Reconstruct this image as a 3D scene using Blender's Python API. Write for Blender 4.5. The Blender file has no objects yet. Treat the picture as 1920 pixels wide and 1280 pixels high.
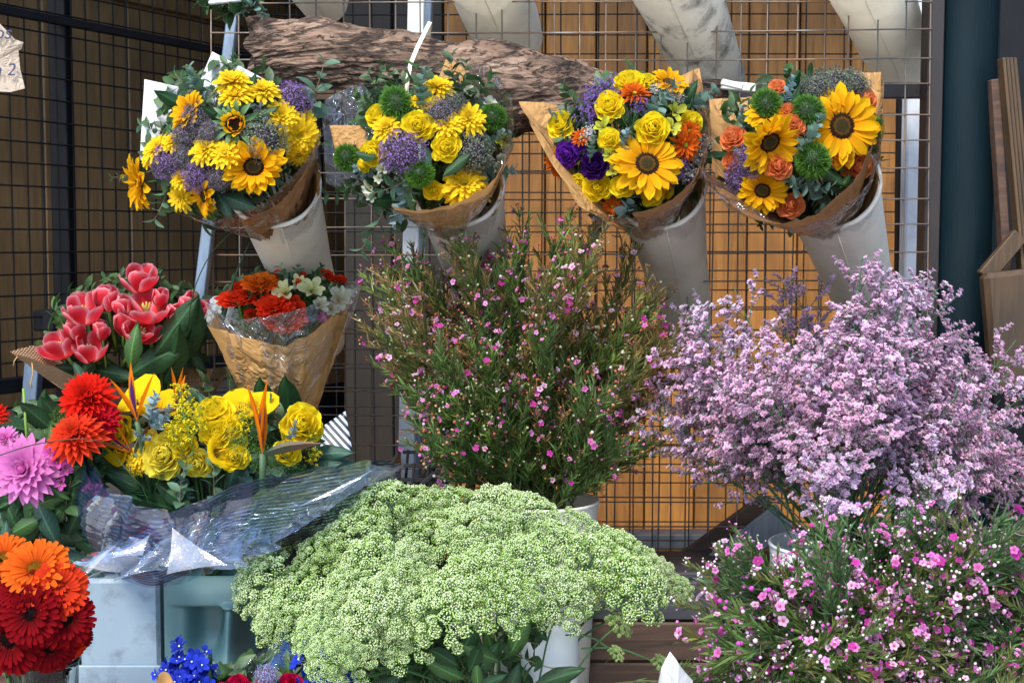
import bpy, math, random
import numpy as np
from mathutils import Matrix, Vector

SC = bpy.context.scene
R_ = math.radians
# ------------------------------------------------------------------ camera
CAMZ, CAMY, PITCH, LENS = 1.5, -2.6, 4.0, 50.0
cam_d = bpy.data.cameras.new("camera"); cam_d.lens = LENS; cam_d.sensor_width = 36; cam_d.clip_end = 200
cam = bpy.data.objects.new("camera", cam_d); SC.collection.objects.link(cam)
cam.location = (0, CAMY, CAMZ); cam.rotation_euler = (R_(90 - PITCH), 0, 0)
SC.camera = cam
cam_d.dof.use_dof = True; cam_d.dof.focus_distance = 2.35; cam_d.dof.aperture_fstop = 16.0
# ------------------------------------------------------------------ world, sun, exposure
SUN_EL, SUN_AZ = 50.0, 205.0     # azimuth the sun stands at (compass from +Y, clockwise): in front of the stall, to the left
w = bpy.data.worlds.new("World"); SC.world = w; w.use_nodes = True
nt = w.node_tree; bg = nt.nodes["Background"]
sky = nt.nodes.new("ShaderNodeTexSky"); sky.sky_type = 'NISHITA'; sky.sun_disc = False
sky.sun_elevation = R_(SUN_EL); sky.sun_rotation = R_(SUN_AZ)
nt.links.new(sky.outputs[0], bg.inputs[0]); bg.inputs[1].default_value = 0.15
sun_d = bpy.data.lights.new("sun", 'SUN'); sun_d.energy = 2.0; sun_d.angle = R_(16.0); sun_d.color = (1, .93, .82)
sun = bpy.data.objects.new("sun", sun_d); SC.collection.objects.link(sun)
_a = R_(SUN_AZ); _e = R_(SUN_EL)
sdir = Vector((math.sin(_a) * math.cos(_e), math.cos(_a) * math.cos(_e), math.sin(_e)))
sun.rotation_euler = sdir.to_track_quat('Z', 'Y').to_euler()
SC.view_settings.view_transform = 'Standard'; SC.view_settings.look = 'None'
SC.view_settings.exposure = 1.55; SC.view_settings.gamma = 1
SC.render.engine = 'CYCLES'
SC.cycles.use_denoising = True
SC.cycles.max_bounces = 8; SC.cycles.diffuse_bounces = 3; SC.cycles.glossy_bounces = 3
SC.cycles.transparent_max_bounces = 24; SC.cycles.transmission_bounces = 6
SC.cycles.caustics_reflective = False; SC.cycles.caustics_refractive = False

# ------------------------------------------------------------------ helpers: picture point at a real distance -> place
FPX = LENS / 36 * 1920
_p = R_(PITCH)
FWD = np.array([0, math.cos(_p), -math.sin(_p)]); UPV = np.array([0, math.sin(_p), math.cos(_p)])
def at(px, py, Y):
    d = FWD + np.array([(px - 960) / FPX, 0, 0]) - UPV * ((py - 640) / FPX)
    return np.array([0, CAMY, CAMZ]) + d * ((Y - CAMY) / d[1])
def mpp(Y): return (Y - CAMY) / FPX
rng = np.random.default_rng(7)

# ------------------------------------------------------------------ geometry container
class G:
    def __init__(s, V=None, F4=None, F3=None, C=None, m=0):
        s.V = np.zeros((0, 3)) if V is None else np.asarray(V, float)
        n = len(s.V)
        s.C = np.ones((n, 3)) if C is None else np.broadcast_to(np.asarray(C, float), (n, 3)).copy()
        s.F4 = np.zeros((0, 4), int) if F4 is None else np.asarray(F4, int).reshape(-1, 4)
        s.F3 = np.zeros((0, 3), int) if F3 is None else np.asarray(F3, int).reshape(-1, 3)
        s.m4 = np.full(len(s.F4), m); s.m3 = np.full(len(s.F3), m)
    def copy(s):
        g = G(); g.V, g.C, g.F4, g.F3, g.m4, g.m3 = s.V.copy(), s.C.copy(), s.F4, s.F3, s.m4, s.m3; return g
    def t(s, M):
        g = s.copy(); M = np.asarray(M, float); g.V = s.V @ M[:3, :3].T + M[:3, 3]; return g
    def col(s, c): g = s.copy(); g.C = g.C * np.asarray(c); return g
    def mat(s, i): g = s.copy(); g.m4 = np.full(len(g.F4), i); g.m3 = np.full(len(g.F3), i); return g
def join(gs):
    gs = [g for g in gs if len(g.V)]
    r = G()
    if not gs: return r
    off = np.cumsum([0] + [len(g.V) for g in gs])
    r.V = np.concatenate([g.V for g in gs]); r.C = np.concatenate([g.C for g in gs])
    r.F4 = np.concatenate([g.F4 + o for g, o in zip(gs, off)]); r.F3 = np.concatenate([g.F3 + o for g, o in zip(gs, off)])
    r.m4 = np.concatenate([g.m4 for g in gs]); r.m3 = np.concatenate([g.m3 for g in gs])
    return r
def rep(g, Ms, tint=None):
    Ms = np.asarray(Ms, float); N = len(Ms); n = len(g.V)
    if N == 0: return G()
    r = G()
    r.V = (np.einsum('kij,nj->kni', Ms[:, :3, :3], g.V) + Ms[:, None, :3, 3]).reshape(-1, 3)
    C = np.broadcast_to(g.C, (N, n, 3))
    if tint is not None: C = C * np.asarray(tint)[:, None, :]
    r.C = C.reshape(-1, 3).copy()
    o = (np.arange(N) * n)[:, None, None]
    r.F4 = (g.F4[None] + o).reshape(-1, 4); r.F3 = (g.F3[None] + o).reshape(-1, 3)
    r.m4 = np.tile(g.m4, N); r.m3 = np.tile(g.m3, N)
    return r
def frames(P, D, roll=None, S=1.0, xdir=None):
    """matrices that take local +Z to D, placed at P, scaled S"""
    P = np.atleast_2d(P).astype(float); D = np.atleast_2d(D).astype(float); N = max(len(P), len(D))
    P = np.broadcast_to(P, (N, 3)); D = np.broadcast_to(D, (N, 3))
    D = D / np.maximum(np.linalg.norm(D, axis=1, keepdims=True), 1e-9)
    ref = np.where(np.abs(D[:, 2:3]) > .95, np.array([[1., 0, 0]]), np.array([[0., 0, 1.]])) if xdir is None else np.broadcast_to(xdir, (N, 3))
    if xdir is None:
        X = np.cross(ref, D)
    else:
        X = ref - D * (ref * D).sum(1, keepdims=True)
    X /= np.maximum(np.linalg.norm(X, axis=1, keepdims=True), 1e-9); Y = np.cross(D, X)
    if roll is not None:
        c, s_ = np.cos(roll)[:, None], np.sin(roll)[:, None]
        X, Y = X * c + Y * s_, Y * c - X * s_
    S = np.broadcast_to(np.asarray(S, float), (N,))
    M = np.zeros((N, 4, 4)); M[:, :3, 0] = X * S[:, None]; M[:, :3, 1] = Y * S[:, None]; M[:, :3, 2] = D * S[:, None]
    M[:, :3, 3] = P; M[:, 3, 3] = 1
    return M
def mk_T(x, y, z): M = np.eye(4); M[:3, 3] = (x, y, z); return M
def mk_R(ax, deg): return np.array(Matrix.Rotation(R_(deg), 4, ax))
def mk_S(x, y=None, z=None):
    y = x if y is None else y; z = x if z is None else z; return np.diag([x, y, z, 1.0])
def gridF(nu, nv, closed=False):
    """faces of a (nu+1) x (nv+1) vertex grid (closed: nv columns wrap)"""
    cols = nv if closed else nv + 1
    i, j = np.meshgrid(np.arange(nu), np.arange(nv), indexing='ij'); i, j = i.ravel(), j.ravel()
    k = (j + 1) % cols
    return np.stack([i * cols + j, i * cols + k, (i + 1) * cols + k, (i + 1) * cols + j], 1)
def tube(pts, rad, sides=6, col=(1, 1, 1), cap=True):
    pts = np.asarray(pts, float); n = len(pts); rad = np.broadcast_to(np.asarray(rad, float), (n,))
    T = np.gradient(pts, axis=0); T /= np.maximum(np.linalg.norm(T, axis=1, keepdims=True), 1e-9)
    ref = np.array([0, 0, 1.]) if abs(T[:, 2]).mean() < .8 else np.array([1., 0, 0])
    X = np.cross(ref, T); X /= np.maximum(np.linalg.norm(X, axis=1, keepdims=True), 1e-9); Y = np.cross(T, X)
    a = np.arange(sides) / sides * 2 * np.pi
    V = pts[:, None] + rad[:, None, None] * (X[:, None] * np.cos(a)[None, :, None] + Y[:, None] * np.sin(a)[None, :, None])
    g = G(V.reshape(-1, 3), gridF(n - 1, sides, True), None, col)
    if cap:
        b = len(g.V); g.V = np.concatenate([g.V, pts[[0, -1]]]); g.C = np.concatenate([g.C, np.tile(np.asarray(col, float), (2, 1))])
        k = np.arange(sides); k2 = (k + 1) % sides
        g.F3 = np.concatenate([np.stack([np.full(sides, b), k2, k], 1), np.stack([np.full(sides, b + 1), (n - 1) * sides + k, (n - 1) * sides + k2], 1)])
        g.m3 = np.zeros(len(g.F3), int)
    return g
def lathe(prof, seg=40, col=(1, 1, 1)):
    prof = np.asarray(prof, float); a = np.arange(seg) / seg * 2 * np.pi
    V = np.stack([prof[:, None, 0] * np.cos(a), prof[:, None, 0] * np.sin(a), np.broadcast_to(prof[:, None, 1], (len(prof), seg))], 2)
    return G(V.reshape(-1, 3), gridF(len(prof) - 1, seg, True), None, col)
def box(c, s, col=(1, 1, 1), bev=0.0):
    c = np.asarray(c, float); s = np.asarray(s, float) / 2
    b = min(bev, s.min() * .45)
    if b <= 0:
        V = np.array([[x, y, z] for z in (-1, 1) for y in (-1, 1) for x in (-1, 1)]) * s + c
        return G(V, [[0, 2, 3, 1], [4, 5, 7, 6], [0, 1, 5, 4], [2, 6, 7, 3], [0, 4, 6, 2], [1, 3, 7, 5]], None, col)
    V = []; idx = {}
    for sx in (-1, 1):
        for sy in (-1, 1):
            for sz in (-1, 1):
                for k in range(3):
                    p = np.array([sx, sy, sz]) * (s - b); p[k] += np.array([sx, sy, sz])[k] * b
                    idx[(sx, sy, sz, k)] = len(V); V.append(p + c)
    F4 = []; F3 = []
    def q(a, k):
        i, j = [d for d in range(3) if d != k]; r = []
        for (u, v) in ((-1, -1), (1, -1), (1, 1), (-1, 1)):
            t = [0, 0, 0]; t[k] = a; t[i] = u; t[j] = v; r.append(idx[(*t, k)])
        return r
    for k in range(3):
        for a in (-1, 1): F4.append(q(a, k))
    for k in range(3):
        i, j = [d for d in range(3) if d != k]
        for u in (-1, 1):
            for v in (-1, 1):
                t0 = [0, 0, 0]; t1 = [0, 0, 0]; t0[i] = t1[i] = u; t0[j] = t1[j] = v; t0[k] = -1; t1[k] = 1
                F4.append([idx[(*t0, i)], idx[(*t0, j)], idx[(*t1, j)], idx[(*t1, i)]])
    for sx in (-1, 1):
        for sy in (-1, 1):
            for sz in (-1, 1): F3.append([idx[(sx, sy, sz, k)] for k in range(3)])
    return G(np.array(V), F4, F3, col)
def beam(a, b, wx, wy, col=(1, 1, 1), bev=.002, up=(0, 1, 0)):
    """rectangular bar from a to b; wx across, wy along 'up'"""
    a = np.asarray(a, float); b = np.asarray(b, float); L = np.linalg.norm(b - a)
    g = box((0, 0, L / 2), (wx, wy, L), col, bev)
    d = (b - a) / L; Y = np.asarray(up, float); Y = Y - d * (Y @ d); Y /= np.linalg.norm(Y); X = np.cross(Y, d)
    M = np.eye(4); M[:3, 0] = X; M[:3, 1] = Y; M[:3, 2] = d; M[:3, 3] = a
    return g.t(M)
def ico(r=1.0, col=(1, 1, 1)):
    t = (1 + 5 ** .5) / 2
    V = np.array([[-1, t, 0], [1, t, 0], [-1, -t, 0], [1, -t, 0], [0, -1, t], [0, 1, t], [0, -1, -t], [0, 1, -t], [t, 0, -1], [t, 0, 1], [-t, 0, -1], [-t, 0, 1]], float)
    V *= r / np.linalg.norm(V[0])
    F = [[0, 11, 5], [0, 5, 1], [0, 1, 7], [0, 7, 10], [0, 10, 11], [1, 5, 9], [5, 11, 4], [11, 10, 2], [10, 7, 6], [7, 1, 8], [3, 9, 4], [3, 4, 2], [3, 2, 6], [3, 6, 8], [3, 8, 9], [4, 9, 5], [2, 4, 11], [6, 2, 10], [8, 6, 7], [9, 8, 1]]
    return G(V, None, F, col)
def ball(r=1.0, nu=8, nv=12, col=(1, 1, 1)):
    th = np.linspace(0.001, np.pi - .001, nu + 1)
    return lathe(np.stack([r * np.sin(th), r * np.cos(th)], 1), nv, col)

def smooth_curve(P, n):
    P = np.asarray(P, float); k = np.arange(len(P)); t = np.linspace(0, len(P) - 1, n); out = []
    for tt in t:
        i = min(int(tt), len(P) - 2); f = tt - i; p0 = P[max(i - 1, 0)]; p1 = P[i]; p2 = P[i + 1]; p3 = P[min(i + 2, len(P) - 1)]
        out.append(.5 * ((2 * p1) + (-p0 + p2) * f + (2 * p0 - 5 * p1 + 4 * p2 - p3) * f * f + (-p0 + 3 * p1 - 3 * p2 + p3) * f ** 3))
    return np.array(out)
# ------------------------------------------------------------------ materials
def nodes_of(name):
    m = bpy.data.materials.new(name); m.use_nodes = True; t = m.node_tree
    return m, t, t.nodes, t.links, t.nodes["Principled BSDF"], t.nodes["Material Output"]
def ramp(N, L, src, stops):
    r = N.new("ShaderNodeValToRGB"); e = r.color_ramp.elements
    while len(e) < len(stops): e.new(.5)
    for k, (p, c) in enumerate(stops):
        e[k].position = p; e[k].color = (*c, 1) if len(c) == 3 else c
    L.new(src, r.inputs[0]); return r.outputs[0]
def noise(N, L, scale, detail=4, rough=.55, vec=None, dist=0):
    n = N.new("ShaderNodeTexNoise"); n.inputs["Scale"].default_value = scale; n.inputs["Detail"].default_value = detail
    n.inputs["Roughness"].default_value = rough; n.inputs["Distortion"].default_value = dist
    if vec is not None: L.new(vec, n.inputs["Vector"])
    return n.outputs[0]
def mixc(N, L, a, b, fac, mode='MULTIPLY'):
    x = N.new("ShaderNodeMix"); x.data_type = 'RGBA'; x.blend_type = mode
    for sock, v in ((6, a), (7, b), (0, fac)):
        if hasattr(v, 'node'): L.new(v, x.inputs[sock])
        else: x.inputs[sock].default_value = v if sock == 0 else (*v, 1)
    return x.outputs[2]
def bump(N, L, h, strength, dist, bsdf):
    b = N.new("ShaderNodeBump"); b.inputs["Strength"].default_value = strength; b.inputs["Distance"].default_value = dist
    L.new(h, b.inputs["Height"]); L.new(b.outputs[0], bsdf.inputs["Normal"]); return b.outputs[0]
def mapped(N, L, scale=(1, 1, 1), rot=(0, 0, 0), kind="Object"):
    tc = N.new("ShaderNodeTexCoord"); mp = N.new("ShaderNodeMapping")
    mp.inputs["Scale"].default_value = scale; mp.inputs["Rotation"].default_value = rot
    L.new(tc.outputs[kind], mp.inputs["Vector"]); return mp.outputs[0]
def organic(name, rough=.5, trans=.3, var=.25, nscale=60, bmp=.15, objvar=.12, spec=.4, veins=False):
    """colour from the mesh's own colour attribute, varied by noise and per object; thin tissue lets light through"""
    m, t, N, L, B, O = nodes_of(name)
    a = N.new("ShaderNodeAttribute"); a.attribute_name = "Col"
    oi = N.new("ShaderNodeObjectInfo")
    nz = noise(N, L, nscale, 3)
    v = ramp(N, L, nz, [(.25, (1 - var,) * 3), (.75, (1 + var * .5,) * 3)])
    c = mixc(N, L, a.outputs["Color"], v, 1.0)
    r2 = ramp(N, L, oi.outputs["Random"], [(0, (1 - objvar,) * 3), (1, (1, 1, 1))])
    c = mixc(N, L, c, r2, 1.0)
    L.new(c, B.inputs["Base Color"]); B.inputs["Roughness"].default_value = rough; B.inputs["Specular IOR Level"].default_value = spec
    bump(N, L, nz, bmp, .002, B)
    if trans > 0:
        tr = N.new("ShaderNodeBsdfTranslucent"); L.new(c, tr.inputs[0])
        mx = N.new("ShaderNodeMixShader"); mx.inputs[0].default_value = trans
        L.new(B.outputs[0], mx.inputs[1]); L.new(tr.outputs[0], mx.inputs[2]); L.new(mx.outputs[0], O.inputs[0])
    return m
M = {}
M['petal'] = organic("petal", .75, .48, .14, 120, .10, .10, .08)
M['leaf'] = organic("leaf", .5, .30, .35, 50, .3, .25, .5)
M['tiny'] = organic("tiny_flowers", .8, .30, .22, 60, .0, .12, .08)
M['dark'] = organic("seeds", .85, 0, .4, 300, .5, .1, .1)
M['stem'] = organic("stem", .55, 0, .3, 60, .2, .2, .3)
def paint(name, colr, rough=.5, metal=0, var=.2, nscale=8, dirt=None, dirt_amt=.5, bmp=.1, bscale=60, streak=False, spec=.5):
    m, t, N, L, B, O = nodes_of(name)
    vec = mapped(N, L, (1, 1, .15) if streak else (1, 1, 1))
    nz = noise(N, L, nscale, 6, .6, vec)
    v = ramp(N, L, nz, [(.3, (1 - var,) * 3), (.7, (1 + var * .3,) * 3)])
    c = mixc(N, L, colr, v, 1.0)
    if dirt is not None:
        f = ramp(N, L, noise(N, L, nscale * 2.7, 8, .7, vec), [(.5, (0, 0, 0)), (.72, (dirt_amt,) * 3)])
        c = mixc(N, L, c, dirt, f, 'MIX')
    L.new(c, B.inputs["Base Color"]); B.inputs["Roughness"].default_value = rough; B.inputs["Metallic"].default_value = metal
    B.inputs["Specular IOR Level"].default_value = spec
    bump(N, L, noise(N, L, bscale, 4), bmp, .003, B)
    return m
def wood(name, c1, c2, scale=(1, 1, 1), rough=.6, knots=True, grain=14, along='X', plank=None):
    """grain runs along the axis named"""
    m, t, N, L, B, O = nodes_of(name)
    st = {'X': (.08, 1, 1), 'Y': (1, .08, 1), 'Z': (1, 1, .08)}[along]
    vec = mapped(N, L, tuple(a * b for a, b in zip(st, scale)))
    n1 = noise(N, L, grain * 5, 8, .65, vec, .6); n2 = noise(N, L, 3.5, 3, .5, mapped(N, L, scale))
    c = ramp(N, L, n1, [(.3, c2), (.62, c1)])
    c = mixc(N, L, c, ramp(N, L, n2, [(.3, (.6, .6, .6)), (.7, (1.1, 1.1, 1.1))]), 1.0)
    if knots:
        vo = N.new("ShaderNodeTexVoronoi"); vo.inputs["Scale"].default_value = 5.0
        ks = {'X': (.55, 1, 1), 'Y': (1, .55, 1), 'Z': (1, 1, .55)}[along]
        L.new(mapped(N, L, tuple(a * b for a, b in zip(ks, scale))), vo.inputs["Vector"])
        k = ramp(N, L, vo.outputs["Distance"], [(.09, (.10, .05, .03)), (.19, (1, 1, 1))])
        c = mixc(N, L, c, k, .85)
    oi = N.new("ShaderNodeObjectInfo")
    c = mixc(N, L, c, ramp(N, L, oi.outputs["Random"], [(0, (.75, .75, .75)), (1, (1.1, 1.1, 1.1))]), 1.0)
    L.new(c, B.inputs["Base Color"]); B.inputs["Roughness"].default_value = rough
    bump(N, L, n1, .5, .003, B)
    return m
M['orange_wood'] = wood("orange_wood", (.47, .20, .038), (.24, .098, .018), along='Z', grain=9)
M['brown_wall'] = wood("brown_shutter_wood", (.24, .145, .062), (.14, .085, .038), along='Z', knots=False)
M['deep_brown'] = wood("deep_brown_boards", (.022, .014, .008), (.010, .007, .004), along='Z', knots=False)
M['crate_wood'] = wood("dark_stained_crate_wood", (.11, .062, .042), (.035, .022, .018), along='X')
M['blue_plank'] = wood("blue_grey_stained_wood", (.055, .06, .078), (.018, .022, .03), along='X', knots=False)
M['grey_board'] = wood("grey_painted_board", (.22, .27, .34), (.13, .16, .21), along='Z', knots=False)
M['pale_wood'] = wood("pale_wood", (.085, .046, .017), (.035, .02, .008), along='Z', knots=False, grain=20)
M['metal_black'] = paint("black_painted_metal", (.006, .007, .010), .6, .0, .4, 20, spec=.2)
M['teal_pole'] = paint("dark_teal_enamel", (.0025, .010, .015), .5, 0, .5, 6, (.015, .025, .032), .3, .3, 45, True, .12)
M['brown_metal'] = paint("dark_brown_metal", (.016, .010, .011), .5, 0, .4, 10, bmp=.3)
M['blue_metal'] = paint("blue_grey_metal", (.13, .19, .28), .4, .2, .35, 12, (.04, .05, .07), .6, streak=True)
M['white_paint'] = paint("white_painted_steel", (.62, .70, .80), .4, 0, .15, 10, (.25, .22, .2), .3, streak=True)
M['plastic_cone'] = paint("worn_white_plastic", (.95, .93, .86), .45, 0, .08, 9, (.35, .31, .26), .22, .25, 30)
M['plastic_black_stain'] = paint("stained_white_plastic", (.92, .90, .84), .5, 0, .25, 6, (.03, .03, .03), .95, .2, 30)
def plastic(m, amt):
    t = m.node_tree; N, L = t.nodes, t.links; B = N["Principled BSDF"]; src = B.inputs["Base Color"].links[0].from_socket
    tr = N.new("ShaderNodeBsdfTranslucent"); L.new(src, tr.inputs[0]); mx = N.new("ShaderNodeMixShader"); mx.inputs[0].default_value = amt
    L.new(B.outputs[0], mx.inputs[1]); L.new(tr.outputs[0], mx.inputs[2]); L.new(mx.outputs[0], N["Material Output"].inputs[0])
plastic(M['plastic_cone'], .45); plastic(M['plastic_black_stain'], .40)
M['bucket_white'] = paint("white_bucket_plastic", (.70, .76, .78), .35, 0, .08, 8, bmp=.05)
M['bucket_black'] = paint("black_bucket_plastic", (.02, .02, .022), .4, 0, .2, 8, bmp=.05)
M['white_panel'] = paint("pale_plaster", (.52, .55, .60), .7, 0, .25, 4, (.2, .2, .22), .5, .3, 80)
M['box_metal'] = paint("pale_blue_enamel", (.22, .30, .38), .42, 0, .12, 5, (.05, .05, .06), .75, .1, 50)
M['moai'] = paint("blue_green_ceramic", (.075, .165, .175), .48, 0, .15, 5, (.12, .2, .2), .25, .12, 30)
M['paving'] = paint("pale_paving", (.42, .40, .37), .85, 0, .25, 3, (.12, .11, .1), .5, .5, 60)  # unseen ground kept pale to bounce light up under the cones
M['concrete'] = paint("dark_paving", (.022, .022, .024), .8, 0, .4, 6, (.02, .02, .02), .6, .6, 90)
M['plaster_dark'] = paint("dark_plaster", (.012, .012, .014), .9)
M['cream_tape'] = paint("cream_tape", (.72, .66, .52), .5, 0, .1, 30)
M['ink'] = paint("blue_ink", (.01, .012, .06), .6, 0, .1)
M['blue_paper'] = paint("blue_paper", (.06, .20, .62), .45, 0, .12, 6, bmp=.2, bscale=12)
M['cut_white'] = paint("whitewashed_cut_wood", (.62, .62, .60), .7, 0, .2, 20)
def rust():
    m, t, N, L, B, O = nodes_of("weathered_wire")
    c = ramp(N, L, noise(N, L, 9, 6, .6), [(.38, (.10, .10, .105)), (.5, (.20, .16, .13)), (.62, (.22, .12, .07)), (.75, (.34, .34, .35))])
    L.new(c, B.inputs["Base Color"]); B.inputs["Roughness"].default_value = .6; B.inputs["Metallic"].default_value = .3
    bump(N, L, noise(N, L, 300, 3), .4, .001, B); return m
M['wire'] = rust()
def bark():
    m, t, N, L, B, O = nodes_of("tree_bark")
    vec = mapped(N, L, (.22, 1, 1), (0, R_(-6), 0))
    na = noise(N, L, 62, 10, .72, vec, 1.6); nb_ = noise(N, L, 26, 6, .6, vec, 1.2); n1 = mixc(N, L, na, nb_, .5, 'MIX'); n2 = noise(N, L, 5, 5)
    c = ramp(N, L, n1, [(.40, (.03, .02, .015)), (.46, (.14, .095, .07)), (.53, (.23, .165, .12)), (.64, (.36, .29, .235))])
    c = mixc(N, L, c, ramp(N, L, n2, [(.3, (.65, .6, .58)), (.7, (1.15, 1, .95))]), 1.0)
    vo = N.new("ShaderNodeTexVoronoi"); vo.feature = 'DISTANCE_TO_EDGE'; vo.inputs["Scale"].default_value = 34
    L.new(mixc(N, L, mapped(N, L, (.30, .9, 1), (0, R_(14), 0)), nb_, .10, 'ADD'), vo.inputs["Vector"])
    ck = ramp(N, L, vo.outputs["Distance"], [(.0, (.10, .08, .07)), (.12, (1, 1, 1))])
    c = mixc(N, L, c, ck, .85)
    hh = mixc(N, L, n1, ck, .45, 'MIX')
    L.new(c, B.inputs["Base Color"]); B.inputs["Roughness"].default_value = .85
    bump(N, L, hh, .8, .022, B); return m
M['bark'] = bark()
def paper(name, colr, trans=.25, rough=.55, crease=.6, spec=.3):
    m, t, N, L, B, O = nodes_of(name)
    n1 = noise(N, L, 3.5, 4, .5, None, 1.5)
    vo = N.new("ShaderNodeTexVoronoi"); vo.feature = 'DISTANCE_TO_EDGE'; vo.inputs["Scale"].default_value = 9
    L.new(mixc(N, L, mapped(N, L), n1, .12, 'ADD'), vo.inputs["Vector"])
    fib = noise(N, L, 260, 3)
    c = mixc(N, L, colr, ramp(N, L, fib, [(.3, (.86,) * 3), (.7, (1.06,) * 3)]), 1.0)
    c = mixc(N, L, c, ramp(N, L, n1, [(.3, (.82,) * 3), (.7, (1.05,) * 3)]), 1.0)
    L.new(c, B.inputs["Base Color"]); B.inputs["Roughness"].default_value = rough; B.inputs["Specular IOR Level"].default_value = spec
    h = ramp(N, L, vo.outputs["Distance"], [(0, (0, 0, 0)), (.25, (1, 1, 1))])
    h2 = mixc(N, L, h, n1, .5, 'ADD')
    bump(N, L, h2, crease, .012, B)
    tr = N.new("ShaderNodeBsdfTranslucent"); L.new(c, tr.inputs[0])
    mx = N.new("ShaderNodeMixShader"); mx.inputs[0].default_value = trans
    L.new(B.outputs[0], mx.inputs[1]); L.new(tr.outputs[0], mx.inputs[2]); L.new(mx.outputs[0], O.inputs[0])
    return m
M['kraft'] = paper("kraft_paper", (.58, .33, .125))
M['kraft_dark'] = paper("brown_wrapping_paper", (.24, .125, .055))
M['white_paper'] = paper("white_paper", (.74, .76, .80), .3, .45, .25)
M['tag_paper'] = paper("tag_paper", (.52, .43, .34), .2, .6, .5)
def burlap():
    m, t, N, L, B, O = nodes_of("burlap")
    w1 = N.new("ShaderNodeTexWave"); w1.inputs["Scale"].default_value = 110; w1.bands_direction = 'X'; w1.inputs["Distortion"].default_value = 2
    w2 = N.new("ShaderNodeTexWave"); w2.inputs["Scale"].default_value = 110; w2.bands_direction = 'Z'; w2.inputs["Distortion"].default_value = 2
    tc = mapped(N, L); L.new(tc, w1.inputs["Vector"]); L.new(tc, w2.inputs["Vector"])
    h = mixc(N, L, w1.outputs[0], w2.outputs[0], .5, 'MIX')
    c = ramp(N, L, h, [(.15, (.12, .065, .03)), (.6, (.46, .29, .16))])
    L.new(c, B.inputs["Base Color"]); B.inputs["Roughness"].default_value = .9; bump(N, L, h, .8, .004, B); return m
M['burlap'] = burlap()
def cello(name, tint=(.93, .95, .97), refl=.16, haze=.03, hazec=(.6, .66, .75), stripes=False, crease=.9, cs=6, coat=None):
    m, t, N, L, B, O = nodes_of(name); N.remove(B)
    n1 = noise(N, L, 4.0, 3, .5, None, 2.2)
    vo = N.new("ShaderNodeTexVoronoi"); vo.inputs["Scale"].default_value = cs; vo.feature = 'F1'
    L.new(mixc(N, L, mapped(N, L, (1, 1, .5), (0, .5, 0)), n1, .16, 'ADD'), vo.inputs["Vector"])
    h = mixc(N, L, vo.outputs["Distance"], n1, .6, 'ADD')
    b = N.new("ShaderNodeBump"); b.inputs["Strength"].default_value = crease; b.inputs["Distance"].default_value = .035
    L.new(h, b.inputs["Height"])
    tr = N.new("ShaderNodeBsdfTransparent"); tr.inputs[0].default_value = (*tint, 1)
    gl = N.new("ShaderNodeBsdfGlossy"); gl.inputs["Roughness"].default_value = .07; gl.inputs[0].default_value = (1, 1, 1, 1)
    L.new(b.outputs[0], gl.inputs["Normal"])
    df = N.new("ShaderNodeBsdfDiffuse"); df.inputs[0].default_value = (*hazec, 1)
    lw = N.new("ShaderNodeLayerWeight"); lw.inputs[0].default_value = .35; L.new(b.outputs[0], lw.inputs["Normal"])
    mp = N.new("ShaderNodeMapRange"); mp.inputs[1].default_value = 0; mp.inputs[2].default_value = 1; mp.inputs[3].default_value = .05; mp.inputs[4].default_value = refl + .25
    L.new(lw.outputs["Facing"], mp.inputs[0])
    m1 = N.new("ShaderNodeMixShader"); L.new(mp.outputs[0], m1.inputs[0]); L.new(tr.outputs[0], m1.inputs[1]); L.new(gl.outputs[0], m1.inputs[2])
    m2 = N.new("ShaderNodeMixShader"); m2.inputs[0].default_value = haze; L.new(m1.outputs[0], m2.inputs[1]); L.new(df.outputs[0], m2.inputs[2])
    last = m2.outputs[0]
    if stripes:
        at_ = N.new("ShaderNodeAttribute"); at_.attribute_name = "st"
        wv = N.new("ShaderNodeTexWave"); wv.inputs["Scale"].default_value = 1.0; wv.bands_direction = 'Y'; wv.inputs["Distortion"].default_value = 0
        mq = N.new("ShaderNodeMapping"); mq.inputs["Scale"].default_value = (4.6, 4.6, 4.6); L.new(at_.outputs["Vector"], mq.inputs["Vector"]); L.new(mq.outputs[0], wv.inputs["Vector"])
        f = ramp(N, L, wv.outputs[0], [(.45, (0, 0, 0)), (.55, (.82,) * 3)])
        d2 = N.new("ShaderNodeBsdfPrincipled"); d2.inputs["Base Color"].default_value = (*coat, 1); d2.inputs["Roughness"].default_value = .3
        m3 = N.new("ShaderNodeMixShader"); L.new(f, m3.inputs[0]); L.new(last, m3.inputs[1]); L.new(d2.outputs[0], m3.inputs[2]); last = m3.outputs[0]
    L.new(last, O.inputs[0]); return m
M['cello'] = cello("clear_cellophane")
M['cello_brown'] = cello("smoky_cellophane", (.62, .55, .50), .35, .06, (.3, .25, .2))
M['cello_blue'] = cello("blue_tinted_cellophane", (.74, .83, .95), .28, .04, (.10, .18, .36), crease=.12, cs=3)
M['cello_clear'] = cello("crinkled_clear_cellophane", (.86, .91, .97), .95, .05, (.45, .55, .72), crease=.10, cs=3)
M['cello_stripe'] = cello("striped_cellophane", (.50, .62, .82), .12, .07, (.03, .07, .20), True, .3, 4, coat=(.010, .014, .035))
M['stripe_paper'] = None
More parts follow.
